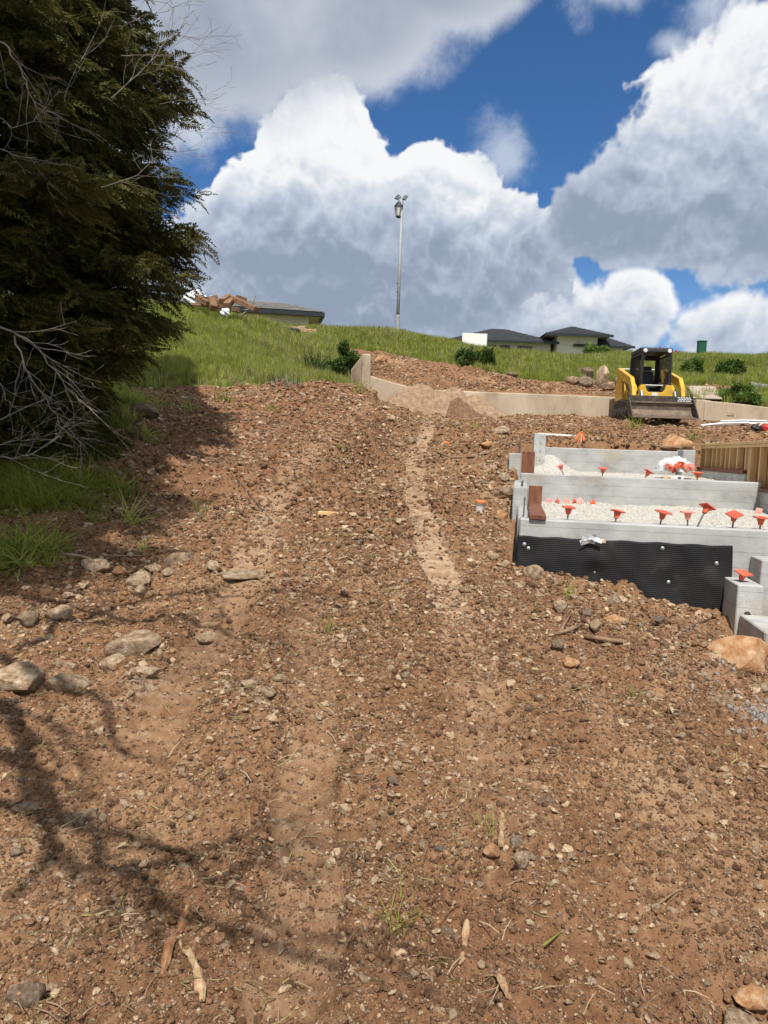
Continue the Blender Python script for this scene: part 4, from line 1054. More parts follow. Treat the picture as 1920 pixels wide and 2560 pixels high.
# ------------------------------------------------------------------ small site things
def on_ground(px, py): return hit(px, py)
UTIL = mat('green_cabinet', [(.3, (.012, .075, .045)), (.7, (.02, .10, .06))], 5, 4, .45)
q = P(1753, 884, 33); gzq = gz1(q.x, q.y)
T = thing('utility_box', 'dark green utility cabinet standing on the grassy crest', 'utility box', (q.x, q.y, gzq-.05))
MB().box(-.17, .17, -.13, .13, 0, .80).build('body', UTIL, T, .02); MB().box(-.19, .19, -.15, .15, .80, .86).build('lid', UTIL, T, .02)
RED = mat('red_paint', [(.3, (.45, .03, .03)), (.7, (.60, .06, .05))], 6, 3, .5)
for i, (px, py) in enumerate(((1650, 884), (1690, 888), (1681, 886))):
    q = P(px, py, 32.5); T = thing('survey_stake', ('red topped survey stake, tallest on the grassy crest', 'short red topped survey stake, nearer the green cabinet', 'small red topped survey stake between the other two')[i], 'stake', (q.x, q.y, gz1(q.x, q.y)-.1), 0, 'survey stakes on the crest')
    h = (.62, .46, .38)[i]
    MB().box(-.018, .018, -.018, .018, 0, h-.12).build('stake', LUMBER, T); MB().box(-.035, .035, -.02, .02, h-.119, h).build('red_top', RED, T)
# plywood sheet leaning on the bank
a = P(1722, 966, 22.3); b = P(1787, 967, 22.5); c_ = P(1806, 999, 21.35); d_ = P(1731, 996, 21.3)
GPLY = mat('weathered_plywood', [(.3, (.26, .21, .155)), (.5, (.38, .315, .245)), (.7, (.48, .41, .33))], 3, 8, .85, .15, 50, stretch=(1, 6, 1))
nrm = (b-a).cross(d_-a).normalized()*.018
o = MB().add([tuple(v_) for v_ in (a, b, c_, d_, a-nrm, b-nrm, c_-nrm, d_-nrm)], [(0, 1, 2, 3), (7, 6, 5, 4), (0, 4, 5, 1), (1, 5, 6, 2), (2, 6, 7, 3), (3, 7, 4, 0)]).build('plywood_sheet', GPLY)
tag(o, 'weathered plywood sheet laid on the slope above the retaining wall', 'plywood sheet')
PVC = mat('grey_white_pipe', [(.3, (.55, .56, .56)), (.7, (.72, .73, .73))], 6, 4, .45)
PVC2 = mat('white_pipe', [(.3, (.74, .74, .72)), (.7, (.84, .84, .82))], 6, 4, .45)
for i, (p0, p1, m_, lb) in enumerate((((1752, 1065), (1872, 1068), PVC, 'grey conduit pipe lying on the dirt beside the loader bucket'), ((1790, 1074), (1925, 1066), PVC2, 'long white plastic pipe lying on the dirt by the timber wall'), ((1800, 1071), (1915, 1071), PVC, 'grey pipe crossing under the long white pipe'))):
    a = P(*p0, 17.2+.35*i); b = P(*p1, 17.0+.2*i); a.z = gz1(a.x, a.y)+.06+.03*i; b.z = gz1(b.x, b.y)+.08+.03*i
    tag(MB().tube([a, (a+b)/2+Vector((0, 0, .02)), b], .028, 8).build('pipe', m_), lb, 'pipe', 'pipes on the dirt')
a = P(1874, 962, 23.6); b = P(1960, 966, 23.2)
tag(MB().beam((a.x, a.y, gz1(a.x, a.y)+.12), (b.x, b.y, gz1(b.x, b.y)+.12), .12, .10).build('steel_beam', CHR, None, .01), 'dark steel beam lying on the bare bank above the wall', 'beam')
# red and black bundle on the dirt above the stud wall
q = on_ground(1906, 1082)
T = thing('tool_bag', 'red and black cloth tool bag dropped near the timber wall', 'bag', (q.x, q.y, q.z-.02))
def blob(name, m, parent, r, loc, seed, sub=3):
    bm = bmesh.new(); bmesh.ops.create_icosphere(bm, subdivisions=sub, radius=1)
    for v_ in bm.verts:
        k = 1+.25*math.sin(v_.co.x*3+seed)*math.cos(v_.co.y*4+seed*2)+.12*math.sin(v_.co.z*7+v_.co.x*5+seed)
        v_.co = Vector((v_.co.x*r[0]*k, v_.co.y*r[1]*k, v_.co.z*r[2]*k))
    me = bpy.data.meshes.new(name); bm.to_mesh(me); bm.free(); me.materials.append(m)
    me.polygons.foreach_set('use_smooth', [True]*len(me.polygons))
    o_ = link(bpy.data.objects.new(name, me), parent); o_.location = loc; return o_
blob('red_pouch', RED, T, (.14, .10, .09), (.08, 0, .08), 1); blob('black_pouch', BLKP, T, (.11, .09, .08), (-.13, .02, .07), 3)
MB().tube([(-.1, 0, .12), (0, -.03, .2), (.1, 0, .14)], .012, 6).build('strap', PVC2, T)
# white bucket with an orange rim
q = on_ground(1198, 1276)
T = thing('plastic_bucket', 'small white plastic bucket with orange top on the dirt by the foundation', 'bucket', (q.x, q.y, q.z-.02))
T.rotation_euler = (R(6), R(5), 0)
ORB = mat('orange_rim', [(.3, (.70, .20, .05)), (.7, (.80, .28, .08))], 6, 3, .5)
MB().lathe([(.042, 0), (.055, .09)], 18).build('pail', PVC2, T, smooth=False); MB().lathe([(.058, .085), (.058, .112)], 18).build('grey_band', CHR, T); MB().lathe([(.060, .1125), (.060, .13), (.050, .135)], 18).build('orange_rim', ORB, T)
# survey ribbon on the heap behind the third wall
q = on_ground(1452, 1112); FLU = mat('fluorescent_ribbon', [(.3, (.85, .16, .03)), (.7, (.9, .24, .06))], 20, 4, .6)
T = thing('survey_flag', 'bright orange survey ribbon tied to a short stake behind the third wall', 'survey flag', (q.x, q.y, q.z-.03))
MB().box(-.012, .012, -.012, .012, 0, .20).build('stake', LUMBER, T)
rs = random.Random(3); mb = MB()
for k in range(7):
    a0 = rs.uniform(0, 6.3); L_ = rs.uniform(.10, .18); z0 = rs.uniform(.10, .27)
    mb.add([(0, -.01, z0), (.03*math.cos(a0), .03*math.sin(a0)-.01, z0+.02), (L_*.6*math.cos(a0), L_*.6*math.sin(a0)-.02, z0-L_*.8), (L_*.6*math.cos(a0)-.03, L_*.6*math.sin(a0)-.02, z0-L_*.7)], [(0, 1, 2, 3)])
mb.build('ribbon', FLU, T)
# pale scraps and boards on the track
for (px, py, w, l, rz, m_, nm, lb, ct) in ((820, 1288, .05, .20, 1.4, LUMBER, 'wood_offcut', 'short pale wood offcut lying across the dirt track', 'wood offcut'), (1135, 1049+7, .04, .8, .03, PVC2, 'strip', 'thin white strip on the dirt behind the end pier', 'strip')):
    if nm == 'strip': px, py = 1395, 1093
    q = on_ground(px, py); o = MB().box(-l/2, l/2, -w/2, w/2, -.01, .025).build(nm, m_, None, .004); o.location = (q.x, q.y, q.z+.01); o.rotation_euler = (0, .02, rz-1.4 if nm != 'strip' else .05); tag(o, lb, ct)
q = on_ground(1115, 1112); o = MB().box(-.06, .06, -.04, .04, 0, .05).build('plastic_chip', FLU, None, .01); o.location = (q.x, q.y, q.z-.01); o.rotation_euler = (.2, .1, .5); tag(o, 'small orange plastic chip lying on the dirt track', 'plastic chip')

# ------------------------------------------------------------------ rocks
ROCKM = mat('field_stone', [(.28, (.12, .070, .038)), (.44, (.25, .165, .098)), (.56, (.38, .285, .19)), (.68, (.49, .41, .315)), (.8, (.60, .56, .49))], 3.2, 9, .9, .6, 14, rnd=.22, hrough=.66)
ROCKG = mat('grey_stone', [(.28, (.080, .052, .035)), (.5, (.165, .115, .078)), (.72, (.33, .265, .20))], 3.2, 9, .9, .6, 14, rnd=.15, hrough=.66)
ROCKO = mat('orange_stone', [(.28, (.22, .095, .04)), (.45, (.38, .19, .085)), (.58, (.47, .29, .16)), (.72, (.55, .45, .34))], 2.6, 9, .9, .6, 14, rnd=.1, hrough=.66)
def rock_mesh(name, m, seed, sub=3, flat=.62, planes=9):
    rs = np.random.default_rng(seed)
    bm = bmesh.new(); bmesh.ops.create_icosphere(bm, subdivisions=sub, radius=1)
    co = np.array([v.co[:] for v in bm.verts])
    for _ in range(planes):
        n = rs.normal(size=3); n /= np.linalg.norm(n); d = rs.uniform(.55, .85)
        ov = co@n-d; co = co-np.outer(np.maximum(0, ov), n)*.96
    r = 1+.10*np.sin(co[:, 0]*3.1+seed)*np.cos(co[:, 1]*2.7+seed*1.3)+.05*vn(co[:, 0]*4+seed, co[:, 1]*4+co[:, 2]*3, seed)+.03*vn(co[:, 0]*11+co[:, 2]*7, co[:, 1]*11-co[:, 2]*5, seed+4)
    co = co*r[:, None]*np.array([1.0, rs.uniform(.65, .9), flat])
    for v, c in zip(bm.verts, co): v.co = c
    me = bpy.data.meshes.new(name); bm.to_mesh(me); bm.free(); me.materials.append(m)
    if sub > 2: 
        me.polygons.foreach_set('use_smooth', [True]*len(me.polygons)); me.set_sharp_from_angle(angle=R(32))
    return me
RM = [rock_mesh('rock_shape', ROCKM, 10+i) for i in range(7)]; RG = [rock_mesh('grey_rock_shape', ROCKG, 40+i) for i in range(3)]; RO = [rock_mesh('orange_rock_shape', ROCKO, 70+i) for i in range(3)]
def rock(px, py, wpx, label, me, hr=.6, rz=0, sink=.14, tilt=(0, 0), group=None, dr=.75, name='rock', cat='rock'):
    """px, py = middle of its foot; wpx = width in photograph pixels"""
    q = hit(px, py); w = 1.12*wpx/FPX*q.y/2
    o = link(bpy.data.objects.new(name, me)); o.scale = (w, w*dr/.78, w*hr/.62)
    o.location = (q.x, q.y, q.z+w*hr*(.62-sink)); o.rotation_euler = (tilt[0], tilt[1], rz)
    return tag(o, label, cat, group)
rock(335, 1640, 128, 'large pale angular rock propped on two smaller ones', RM[0], .62, .35, .15, (.1, -.25))
rock(280, 1668, 70, 'dirty rock under the large pale propped rock', RM[1], .5, .9)
rock(365, 1690, 85, 'low brown stone at the foot of the large propped rock', RM[2], .35, .3)
rock(170, 1725, 100, 'rounded pale boulder beside the low brown one at the picture edge', RM[3], .60, .2, .2)
rock(52, 1730, 125, 'broad brown half buried boulder touching the rounded pale one', RM[4], .58, -.2, .25)
rock(448, 1408, 72, 'pale upright slab above the pile of stones by the stick', RM[5], .55, .6, .2, (.2, -.3))
rock(600, 1445, 120, 'flat cream stone embedded at the edge of the wheel track', RM[6], .18, 0, .25)
rock(515, 1605, 52, 'small pale block standing alone on the soil', RM[1], .6, .4)
rock(625, 1720, 58, 'dark edged stone of the pair beside the smooth soil', RM[2], .5, .9, .2, (.3, .2))
rock(660, 1738, 55, 'pale stone of the pair beside the smooth soil', RM[3], .6, 0)
rock(700, 1704, 42, 'flat cream stone just above the pair of stones', RM[4], .4, .3)
for i, (px, py, w, l) in enumerate(((240, 1430, 70, 'tan rock at the end of the bent pale stick'), (345, 1460, 68, 'cream rock in the middle of the stone pile by the stick'), (350, 1490, 52, 'rounded cream stone lowest in the pile by the stick'), (380, 1430, 44, 'upright tan stone at the top of the pile by the stick'), (300, 1440, 40, 'orange tinted stone in the pile by the stick'), (420, 1440, 36, 'small tan stone beside the upright slab'), (535, 1425, 44, 'pale stone between the slab and the flat cream stone'), (205, 1478, 34, 'small grey stone low in the pile by the stick'), (150, 1545, 66, 'dirty tan stone in the branch shadows'), (75, 1575, 60, 'dark split stone half in shade'), (20, 1555, 36, 'small white stone near the weeds in shade'), (170, 1500, 30, 'little pale stone in the shade below the pile'))):
    rock(px, py, w, l, (RO[0] if i == 4 else RM[i % 7]), .65, i*.8, .14)
rock(365, 1044, 72, 'dark grey weathered boulder at the edge of the long grass', RG[0], .58, .3, .1)
rock(1333, 1455, 52, 'tan boulder leaning on the foot of the black sheet', RM[0], 1.0, .3, .2)
rock(1532, 1512, 50, 'tan rock below the middle of the black sheet', RM[1], .75, .9, .25)
rock(1402, 1532, 44, 'tan rock beside a dark hole under the black sheet', RM[2], .8, .2)
rock(1466, 1545, 36, 'dark topped stone right beside the hole', RG[1], .8, .6)
rock(1490, 1580, 40, 'tan stone next to the broken roots', RM[3], .8, 1.2)
rock(1535, 1560, 66, 'broad low reddish rock under the black sheet', RO[1], .45, 0)
rock(1395, 1622, 34, 'brown clod like stone below the broken roots', RG[2], .7, .5)
rock(1428, 1662, 44, 'reddish brown stone on the open soil', RO[2], .6, .8)
rock(1645, 1560, 44, 'purple brown stone near the footing slab', RG[1], .5, .1)
rock(1855, 1670, 185, 'huge flat orange boulder with pale top beside the footing', RO[0], .52, .15, .10, (.05, -.06), dr=.7)
rock(1808, 1762, 66, 'buff oval rock below the huge orange boulder', RM[5], .5, .3)
rock(1905, 1732, 36, 'small tan stone on the grey gravel spill', RM[1], .7, .6)
rock(1350, 1755, 30, 'smooth pale pebble on the open dirt', RM[3], .75, .1)
rock(1322, 1785, 28, 'dark brown clod near the smooth pale pebble', RG[0], .8, .8)
rock(1305, 2180, 60, 'angular stone with a white chipped face in the foreground', RM[2], .72, .5, .1)
rock(1290, 2120, 46, 'dark brown stone right behind the chipped angular one', RG[1], .75, .9)
rock(1228, 2135, 50, 'reddish stone beside the upright splinter', RO[1], .7, .3)
rock(1062, 2130, 34, 'oval reddish stone by a short twig in the foreground', RM[4], .6, .2)
rock(1100, 2140, 28, 'dark clod touching the oval reddish stone', RG[0], .8, .2)
rock(1112, 2340, 52, 'elongated brown stone in the foreground dirt', RG[2], .5, -.4)
rock(1880, 2500, 110, 'large brown rock in the foreground corner', RO[1], .45, .2, .35)
rock(1850, 2570, 110, 'broken brown rock overlapping the large corner rock', RM[4], .5, .9, .35)
rock(40, 2170-10, 34, 'small white stone in the foreground shadows', RM[6], .8, .2)
rock(205, 2060, 95, 'flat tan slab stone at the edge of the foreground branch shadow', RM[5], .30, .9, .3)
rock(65, 2030, 60, 'pale crumbling stone in the shade', RM[0], .5, .3)
rock(685, 2060, 28, 'small light grey pebble beside the wheel track', RM[3], .7, .2)
rock(95, 2322, 28, 'small white pebble near the dark soil corner', RM[1], .8, .2)
rock(65, 2510, 90, 'brown rock with a bleached edge in the dark soil corner', RG[2], .6, .3, .2)
rock(1690, 1122, 74, 'orange brown boulder in front of the loader bucket', RO[2], .62, .1, .1)
# heap of boulders above the wall beside the loader
for i, (px, py, w, h, l) in enumerate(((1432, 962, 34, .6, 'small tan boulder at the outer end of the heap above the wall'), (1467, 950, 40, .75, 'dark topped boulder at the back of the heap above the wall'), (1502, 966, 46, .95, 'tall tan boulder in the heap above the wall'), (1463, 966, 34, .7, 'middle brown boulder low in the heap above the wall'), (1520, 974, 46, .40, 'flat slab boulder at the foot of the heap above the wall'), (1545, 972, 36, .9, 'upright brown boulder of the heap nearest the loader'))):
    rock(px, py, w, l, (RM[0], RG[1], RM[2], RG[2], RM[4], RG[0])[i], h*1.15, i, -.10, group='boulders above the retaining wall', name='boulder', cat='boulder')
rock(955, 906, 34, 'orange boulder on the dirt slope near the wall pillar', RO[0], .6, .2, name='boulder', cat='boulder')
rock(1282, 942, 30, 'dark boulder at the upper edge of the dirt slope', RG[0], .45, .1, name='boulder', cat='boulder')
rock(1250, 1085, 55, 'long tan rock on the track before the retaining wall', RM[1], .45, .1)
rock(1220, 1120, 40, 'low orange rock on the track beside the end pier', RO[1], .5, .4)
for i, (px, py, w, l) in enumerate(((996, 1120, 30, 'bright white stone on the track below the bank'), (1025, 1106, 36, 'long white stone just above the round white one'), (975, 1050, 30, 'cream stone at the top of the bank cut'), (960, 1025, 26, 'pale stone near the wing of the retaining wall'))):
    rock(px, py, w, l, RM[6 if i < 2 else 3], .5, i)
rock(1231, 1400, 30, 'round tan stone below the bucket', RM[4], .9, .2)
rock(1272, 1240, 44, 'tan rock beside the side wall of the foundation', RM[0], .8, .2)
rock(1262, 1200, 30, 'brown stone beside the upper side wall', RM[5], .7, .6)
rock(310, 967, 50, 'flat grey stone slab lying in the long grass', RG[0], .3, .5)
rock(672, 842, 26, 'small grey stone showing in the grass slope', RG[1], .8, .3)
WST = mat('white_chalk', [(.3, (.5, .47, .42)), (.7, (.72, .70, .66))], 5, 7, .95, .4, 20)

# medium stones, each an object, only their place tells them apart
def stone_field(n, seed):
    rs = np.random.default_rng(seed); k = 0; tries = 0
    while k < n and tries < 4000:
        tries += 1
        px = rs.uniform(-40, 1960); py = 1090+1500*rs.random()**1.15
        w = min(48, rs.pareto(2.6)*7+11)
        q = hit(px, py)
        if q.y > 19.5 or q.y < 1.3: continue
        u, v = uv_of(q.x, q.y)
        if u > -.15 and v > -.15 and v < 7.4: continue
        gm = grass_mask(np.array([q.x]), np.array([q.y]))[0]
        if gm: continue
        tm = track_mask(np.array([q.x]), np.array([q.y]))[0][0]
        if tm > .45 and rs.random() < .8: continue
        if w/FPX*q.y > .30: continue
        r_ = rs.random(); pal = RO if r_ < .38 else (RG if r_ < .60 else RM); kn = 'orange brown' if pal is RO else ('dark grey brown' if pal is RG else 'pale tan'); sn = 'small' if w < 17 else ('middling' if w < 26 else 'chunky')
        me = pal[int(rs.integers(len(pal)))]
        W_ = w/FPX*q.y/2
        o = link(bpy.data.objects.new('stone', me)); o.scale = (W_, W_*rs.uniform(.8, 1.2), W_*rs.uniform(.7, 1.2)); o.location = (q.x, q.y, q.z+W_*.05); o.rotation_euler = (rs.uniform(-.4, .4), rs.uniform(-.4, .4), rs.uniform(0, 6.3))
        tag(o, sn+' '+kn+' stone lying half sunk in the churned brown dirt', 'stone', 'loose stones in the dirt'); k += 1
stone_field(230, 5)

# crumbs, clods and grit: one mass
CLOD = mat('soil_clod', [(.28, (.075, .036, .018)), (.45, (.175, .092, .047)), (.6, (.255, .148, .080)), (.75, (.36, .235, .138))], 2.0, 7, .95, .5, 25, rnd=.45, hrough=.65)
GRIT = mat('pale_grit', [(.3, (.22, .145, .085)), (.5, (.36, .26, .165)), (.72, (.52, .41, .29))], 2.0, 7, .92, .4, 25, rnd=.4, hrough=.65)
GREYG = mat('blue_grey_gravel', [(.3, (.17, .15, .13)), (.5, (.29, .265, .235)), (.72, (.43, .40, .36))], 2.0, 7, .9, .4, 25, rnd=.3)
def clod_protos(nm, m, seed, n, sub=2, flat=.62): return [proto(nm+str(i), rock_mesh(nm, m, seed+i, sub, flat, 6)) for i in range(n)]
C_CLOD = hidden_coll('clod_shapes', clod_protos('clod', CLOD, 200, 6, 1)+clod_protos('grit', GRIT, 300, 3, 1, .45)+clod_protos('white_chip', ROCKM, 350, 2, 1, .5))
C_WHITE = hidden_coll('gravel_shapes', clod_protos('gravel', mat('limestone_chip', [(.3, (.42, .39, .34)), (.5, (.58, .55, .49)), (.7, (.72, .70, .64))], 2, 6, .95, .3, 30, rnd=.2), 400, 4))
C_GREY = hidden_coll('grey_gravel_shapes', clod_protos('grey_gravel', GREYG, 500, 4))
def clod_field(n, seed, name, rmin=1.5, rmax=24, k0=.0017, par=2.5):
    rs = np.random.default_rng(seed)
    a = rs.uniform(-R(47), R(47), n); r = np.exp(rs.uniform(math.log(rmin), math.log(rmax), n))
    x = r*np.tan(a)*.72; y = r
    ok = np.ones(n, bool)
    u, v = uv_of(x, y); ok &= ~((u > -.1) & (v > -.06) & (v < 6.9) & (u < 5.3))
    ok &= ~((u > 1.7) & (v > -1.1) & (v < 0))
    ok &= ~grass_mask(x, y); ok &= np.abs(y-WALL_Y) > .25
    tm, _ = track_mask(x, y)
    dens = .42+.58*sstep(-.20, .30, fbm(x*1.4+3, y*1.4, 4, 19)+.3*fbm(x*5, y*5, 2, 20))
    ok &= rs.random(n) < dens*(1-.88*np.clip(tm, 0, 1))
    x, y, r = x[ok], y[ok], r[ok]; m = len(x)
    s = (k0*r)*(1+rs.pareto(par, m)); s = np.minimum(s, .010+.006*r); s = np.minimum(s, .06)
    z = gz(x, y)+s*.02
    rot = np.stack([rs.uniform(-.6, .6, m), rs.uniform(-.6, .6, m), rs.uniform(0, 6.3, m)], 1)
    sc_ = np.stack([s, s*rs.uniform(.8, 1.2, m), s*rs.uniform(.7, 1.25, m)], 1)
    gr = (rs.random(m) < (.20+.18*(fbm(x*.7, y*.7, 3, 88) > .1)))
    idx = np.where(gr, rs.integers(6, 9, m), rs.integers(0, 6, m)); idx = np.where(rs.random(m) < .045, rs.integers(9, 11, m), idx)
    scatter(name, np.stack([x, y, z], 1), rot, sc_, idx, C_CLOD, label='loose soil clods and grit churned over the dirt', cat='dirt clods')
clod_field(380000, 9, 'dirt_clods')
clod_field(190000, 10, 'dirt_crumbs', 1.4, 6, .0012, 3.2)
# limestone chips on the gravel floors
gp = np.concatenate(GPTS[:2]); m = len(gp); s = RNG.uniform(.004, .013, m)
gp[:, 2] += .004
scatter('limestone_chips', gp, RNG.uniform(-3, 3, (m, 3)), np.stack([s, s, s], 1), RNG.integers(0, 4, m), C_WHITE, FO, 'stuff')
# blue-grey drain gravel spilled by the big boulder
def spill(c, rx, ry, n, smin, smax, coll, name, label):
    rs = np.random.default_rng(len(name)); a = rs.uniform(0, 6.3, n); r = np.abs(rs.normal(0, .5, n))
    x = c.x+rx*r*np.cos(a); y = c.y+ry*r*np.sin(a); s = rs.uniform(smin, smax, n)
    scatter(name, np.stack([x, y, gz(x, y)+s*.4], 1), rs.uniform(-3, 3, (n, 3)), np.stack([s, s*.9, s*.8], 1), rs.integers(0, 4, n), coll, label=label, cat='gravel')
spill(hit(1900, 1800), .30, .60, 240, .008, .022, C_GREY, 'gravel_spill', 'spilled blue grey drain gravel beside the huge orange boulder')
spill(hit(1040, 1100), .45, .8, 120, .010, .022, C_GREY, 'grey_gravel', 'thin patch of grey gravel on the track below the bank')

# ------------------------------------------------------------------ trees
NEED = mat('conifer_needles', [(.3, (.040, .046, .011)), (.5, (.088, .090, .022)), (.7, (.165, .140, .042))], 1.5, 4, .65, rnd=.45, transl=.22, spec=.25)
BARK = mat('redwood_bark', [(.3, (.045, .026, .016)), (.7, (.14, .085, .055))], 6, 8, .95, .8, 12, stretch=(3, 3, .5))
DEAD = mat('bleached_twig', [(.3, (.10, .085, .068)), (.5, (.20, .175, .145)), (.7, (.32, .29, .25))], 12, 5, .85, .2, 60)
def spray_mesh(seed, m, L=.26, n=11):
    """a flat drooping frond: central twig with side blades"""
    rs = random.Random(seed); vs = []; fs = []
    def blade(p, d, l, w, nrm):
        sx = d.cross(nrm).normalized()*w; b = len(vs)
        mid = p+d*l*.55+nrm*(.10*l); tip = p+d*l-Vector((0, 0, .10*l))
        vs.extend([tuple(p), tuple(mid-sx), tuple(tip), tuple(mid+sx)]); fs.append((b, b+1, b+2, b+3))
    p = Vector((0, 0, 0)); d = Vector((1, 0, .05))
    for i in range(n):
        t = i/(n-1); p = Vector((L*t, .015*math.sin(t*4+seed), -.35*L*t*t))
        l = L*(.42*(1-t*.75)+.06)
        for s in (-1, 1):
            dd = Vector((.75, s*.8, rs.uniform(-.25, .12))).normalized()
            nn = Vector((rs.uniform(-.3, .3), rs.uniform(-.3, .3), 1)).normalized()
            blade(p, dd, l*rs.uniform(.75, 1.2), .0075+.003*rs.random(), nn)
            if i < n-3 and rs.random() < .8:
                q_ = p+dd*l*.5; blade(q_, (dd+Vector((.6, -s*.5, .1))).normalized(), l*.55, .0065, nn)
                blade(q_, (dd+Vector((-.1, s*.6, -.2))).normalized(), l*.5, .0065, nn)
    blade(p, Vector((1, 0, -.5)).normalized(), L*.2, .008, Vector((0, 0, 1)))
    me = bpy.data.meshes.new('spray'); me.from_pydata(vs, [], fs); me.update(); me.materials.append(m); return me
C_SPRAY = hidden_coll('spray_shapes', [proto('spray%d' % i, spray_mesh(i, NEED)) for i in range(5)])
def twiggy(start, direc, length, r0, depth, rs, mb, wob=.25, n=7):
    p = Vector(start); d = Vector(direc).normalized(); pts = [p.copy()]; rad = [r0]; kids = []
    for i in range(n):
        d = (d+Vector((rs.uniform(-wob, wob), rs.uniform(-wob, wob), rs.uniform(-wob, wob)*.8))).normalized()
        p = p+d*(length/n); pts.append(p.copy()); rad.append(max(.0011, r0*(1-(i+1)/n*.85)))
        if depth > 0 and i > 0 and rs.random() < .75: kids.append((p.copy(), d.copy(), i))
    mb.tube(pts, rad, 5)
    for q_, dd, i in kids:
        s = Vector((rs.uniform(-1, 1), rs.uniform(-1, 1), rs.uniform(-.7, .7)))
        twiggy(q_, dd*.8+s*.8, length*rs.uniform(.3, .55)*(1-.3*i/n), r0*.45, depth-1, rs, mb, wob*1.1, 5)
def conifer(name, label, base, height, rfun, nlimb, seed, zmin, sector=None, dens=1.0, parts=True):
    rs = random.Random(seed); T = thing(name, label, 'tree', tuple(base))
    MB().tube([(0, 0, -.3), (.03, .02, height*.3), (-.02, .05, height*.7), (0, 0, height)], [.34, .26, .14, .02], 12).build('trunk', BARK, T, smooth=True)
    limbs = MB(); P_, R_, S_, I_ = [], [], [], []
    for k in range(nlimb):
        t = (k+rs.random())/nlimb; z = zmin+(height-.4-zmin)*t**1.15
        a = k*2.399+rs.uniform(-.4, .4)
        if sector:
            a = sector[0]+(sector[1]-sector[0])*((k*.618) % 1)
        Rr = rfun(z, a)*rs.uniform(.80, 1.05)
        ca, sa = math.cos(a), math.sin(a)
        pts = []
        n = 9; droop = rs.uniform(.04, .20)
        for i in range(n):
            s = i/(n-1); rr = Rr*s
            pts.append(Vector((ca*rr+.06*math.sin(5*s+k), sa*rr+.06*math.cos(4*s+k), z+.18*Rr*s-droop*Rr*1.7*s*s+.05*Rr*s**4)))
        limbs.tube(pts, [max(.004, .045*(1-s_/8*.92)*(Rr/3)) for s_ in range(n)], 5)
        nb = int(24*dens*max(.5, Rr/2.6))
        for b in range(nb):
            s = .28+.72*((b+rs.random())/nb); f = s*(n-1); i = min(n-2, int(f)); p = pts[i].lerp(pts[i+1], f-i)
            side = 1 if b % 2 else -1
            bl = min(.8, Rr*.30)*(1.15-s*.75)*rs.uniform(.7, 1.2)
            ba = a+side*rs.uniform(.5, 1.15)
            cb, sb = math.cos(ba), math.sin(ba)
            ns = max(3, int(bl/.075))
            for j in range(ns):
                q_ = (j+.5)/ns; pp = p+Vector((cb*bl*q_, sb*bl*q_, -.30*bl*q_*q_+rs.uniform(-.03, .03)))
                P_.append(pp); ya = ba+(rs.uniform(.2, .9)*(1 if j % 2 else -1)) if j < ns-1 else ba
                R_.append((rs.uniform(-.9, .9), rs.uniform(-.45, .5), ya)); sc_ = rs.uniform(.7, 1.3); S_.append((sc_,)*3); I_.append(rs.randrange(5))
        P_.append(pts[-1]); R_.append((rs.uniform(-.4, .4), .1, a)); S_.append((1.1,)*3); I_.append(rs.randrange(5))
    limbs.build('limbs', BARK, T)['kind'] = 'stuff'
    scatter('crown', [tuple(p) for p in P_], R_, S_, I_, C_SPRAY, T)
    return T
bx, by = -5.1, 8.6; bz = gz1(bx, by)
# outline of the crown as seen: pixel edge -> reach from the trunk
OUT = [(-150, 300), (0, 335), (100, 385), (200, 425), (270, 440), (350, 415), (430, 385), (490, 455), (580, 475), (640, 430), (700, 425), (760, 420), (830, 405), (880, 375), (950, 320), (1010, 300), (1080, 285), (1140, 250)]
oz = []; orr = []
for py_, px_ in OUT[::-1]:
    q = P(px_, py_, by-.4); oz.append(q.z-bz); orr.append(q.x-bx-(.15 if py_ < 700 else .32))
def rf(z, a):
    r = float(np.interp(z, oz, orr)); top = max(0.0, (z-oz[-1])/9.0)
    return max(.3, r*(1-top))
conifer('redwood_tree', 'tall dark conifer with drooping branches reaching down to the ground', (bx, by, bz), 13.5, rf, 400, 21, .30, sector=(-2.7, 1.0), dens=1.3)
RT = [o for o in COL.objects if o.name.startswith('redwood_tree')][0]
def dead_branch(path, r0, seed, twigs=True, depth=1):
    """bare branch through pixels (px, py, distance), part of the tree"""
    rs = random.Random(seed); mb = MB(); pts = [P(*p) for p in path]
    pts2 = []
    for a, b in zip(pts, pts[1:]):
        for k in range(4): pts2.append(a.lerp(b, k/4)+Vector((rs.uniform(-.008, .008),)*3))
    pts2.append(pts[-1]); n = len(pts2)
    loc = [p-Vector((bx, by, bz)) for p in pts2]
    mb.tube(loc, [max(.0022, r0*(1-.85*i/n)) for i in range(n)], 5)
    if twigs:
        for i in range(2, n-1):
            if rs.random() < .62:
                d = (loc[min(n-1, i+1)]-loc[i-1]).normalized(); s = Vector((rs.uniform(-1, 1), rs.uniform(-.5, .5), rs.uniform(-1, 1)))
                twiggy(loc[i], d*.9+s*.75, rs.uniform(.15, .5), r0*.42, depth, rs, mb, .22, 5)
    mb.build('dead_branch', DEAD, RT)
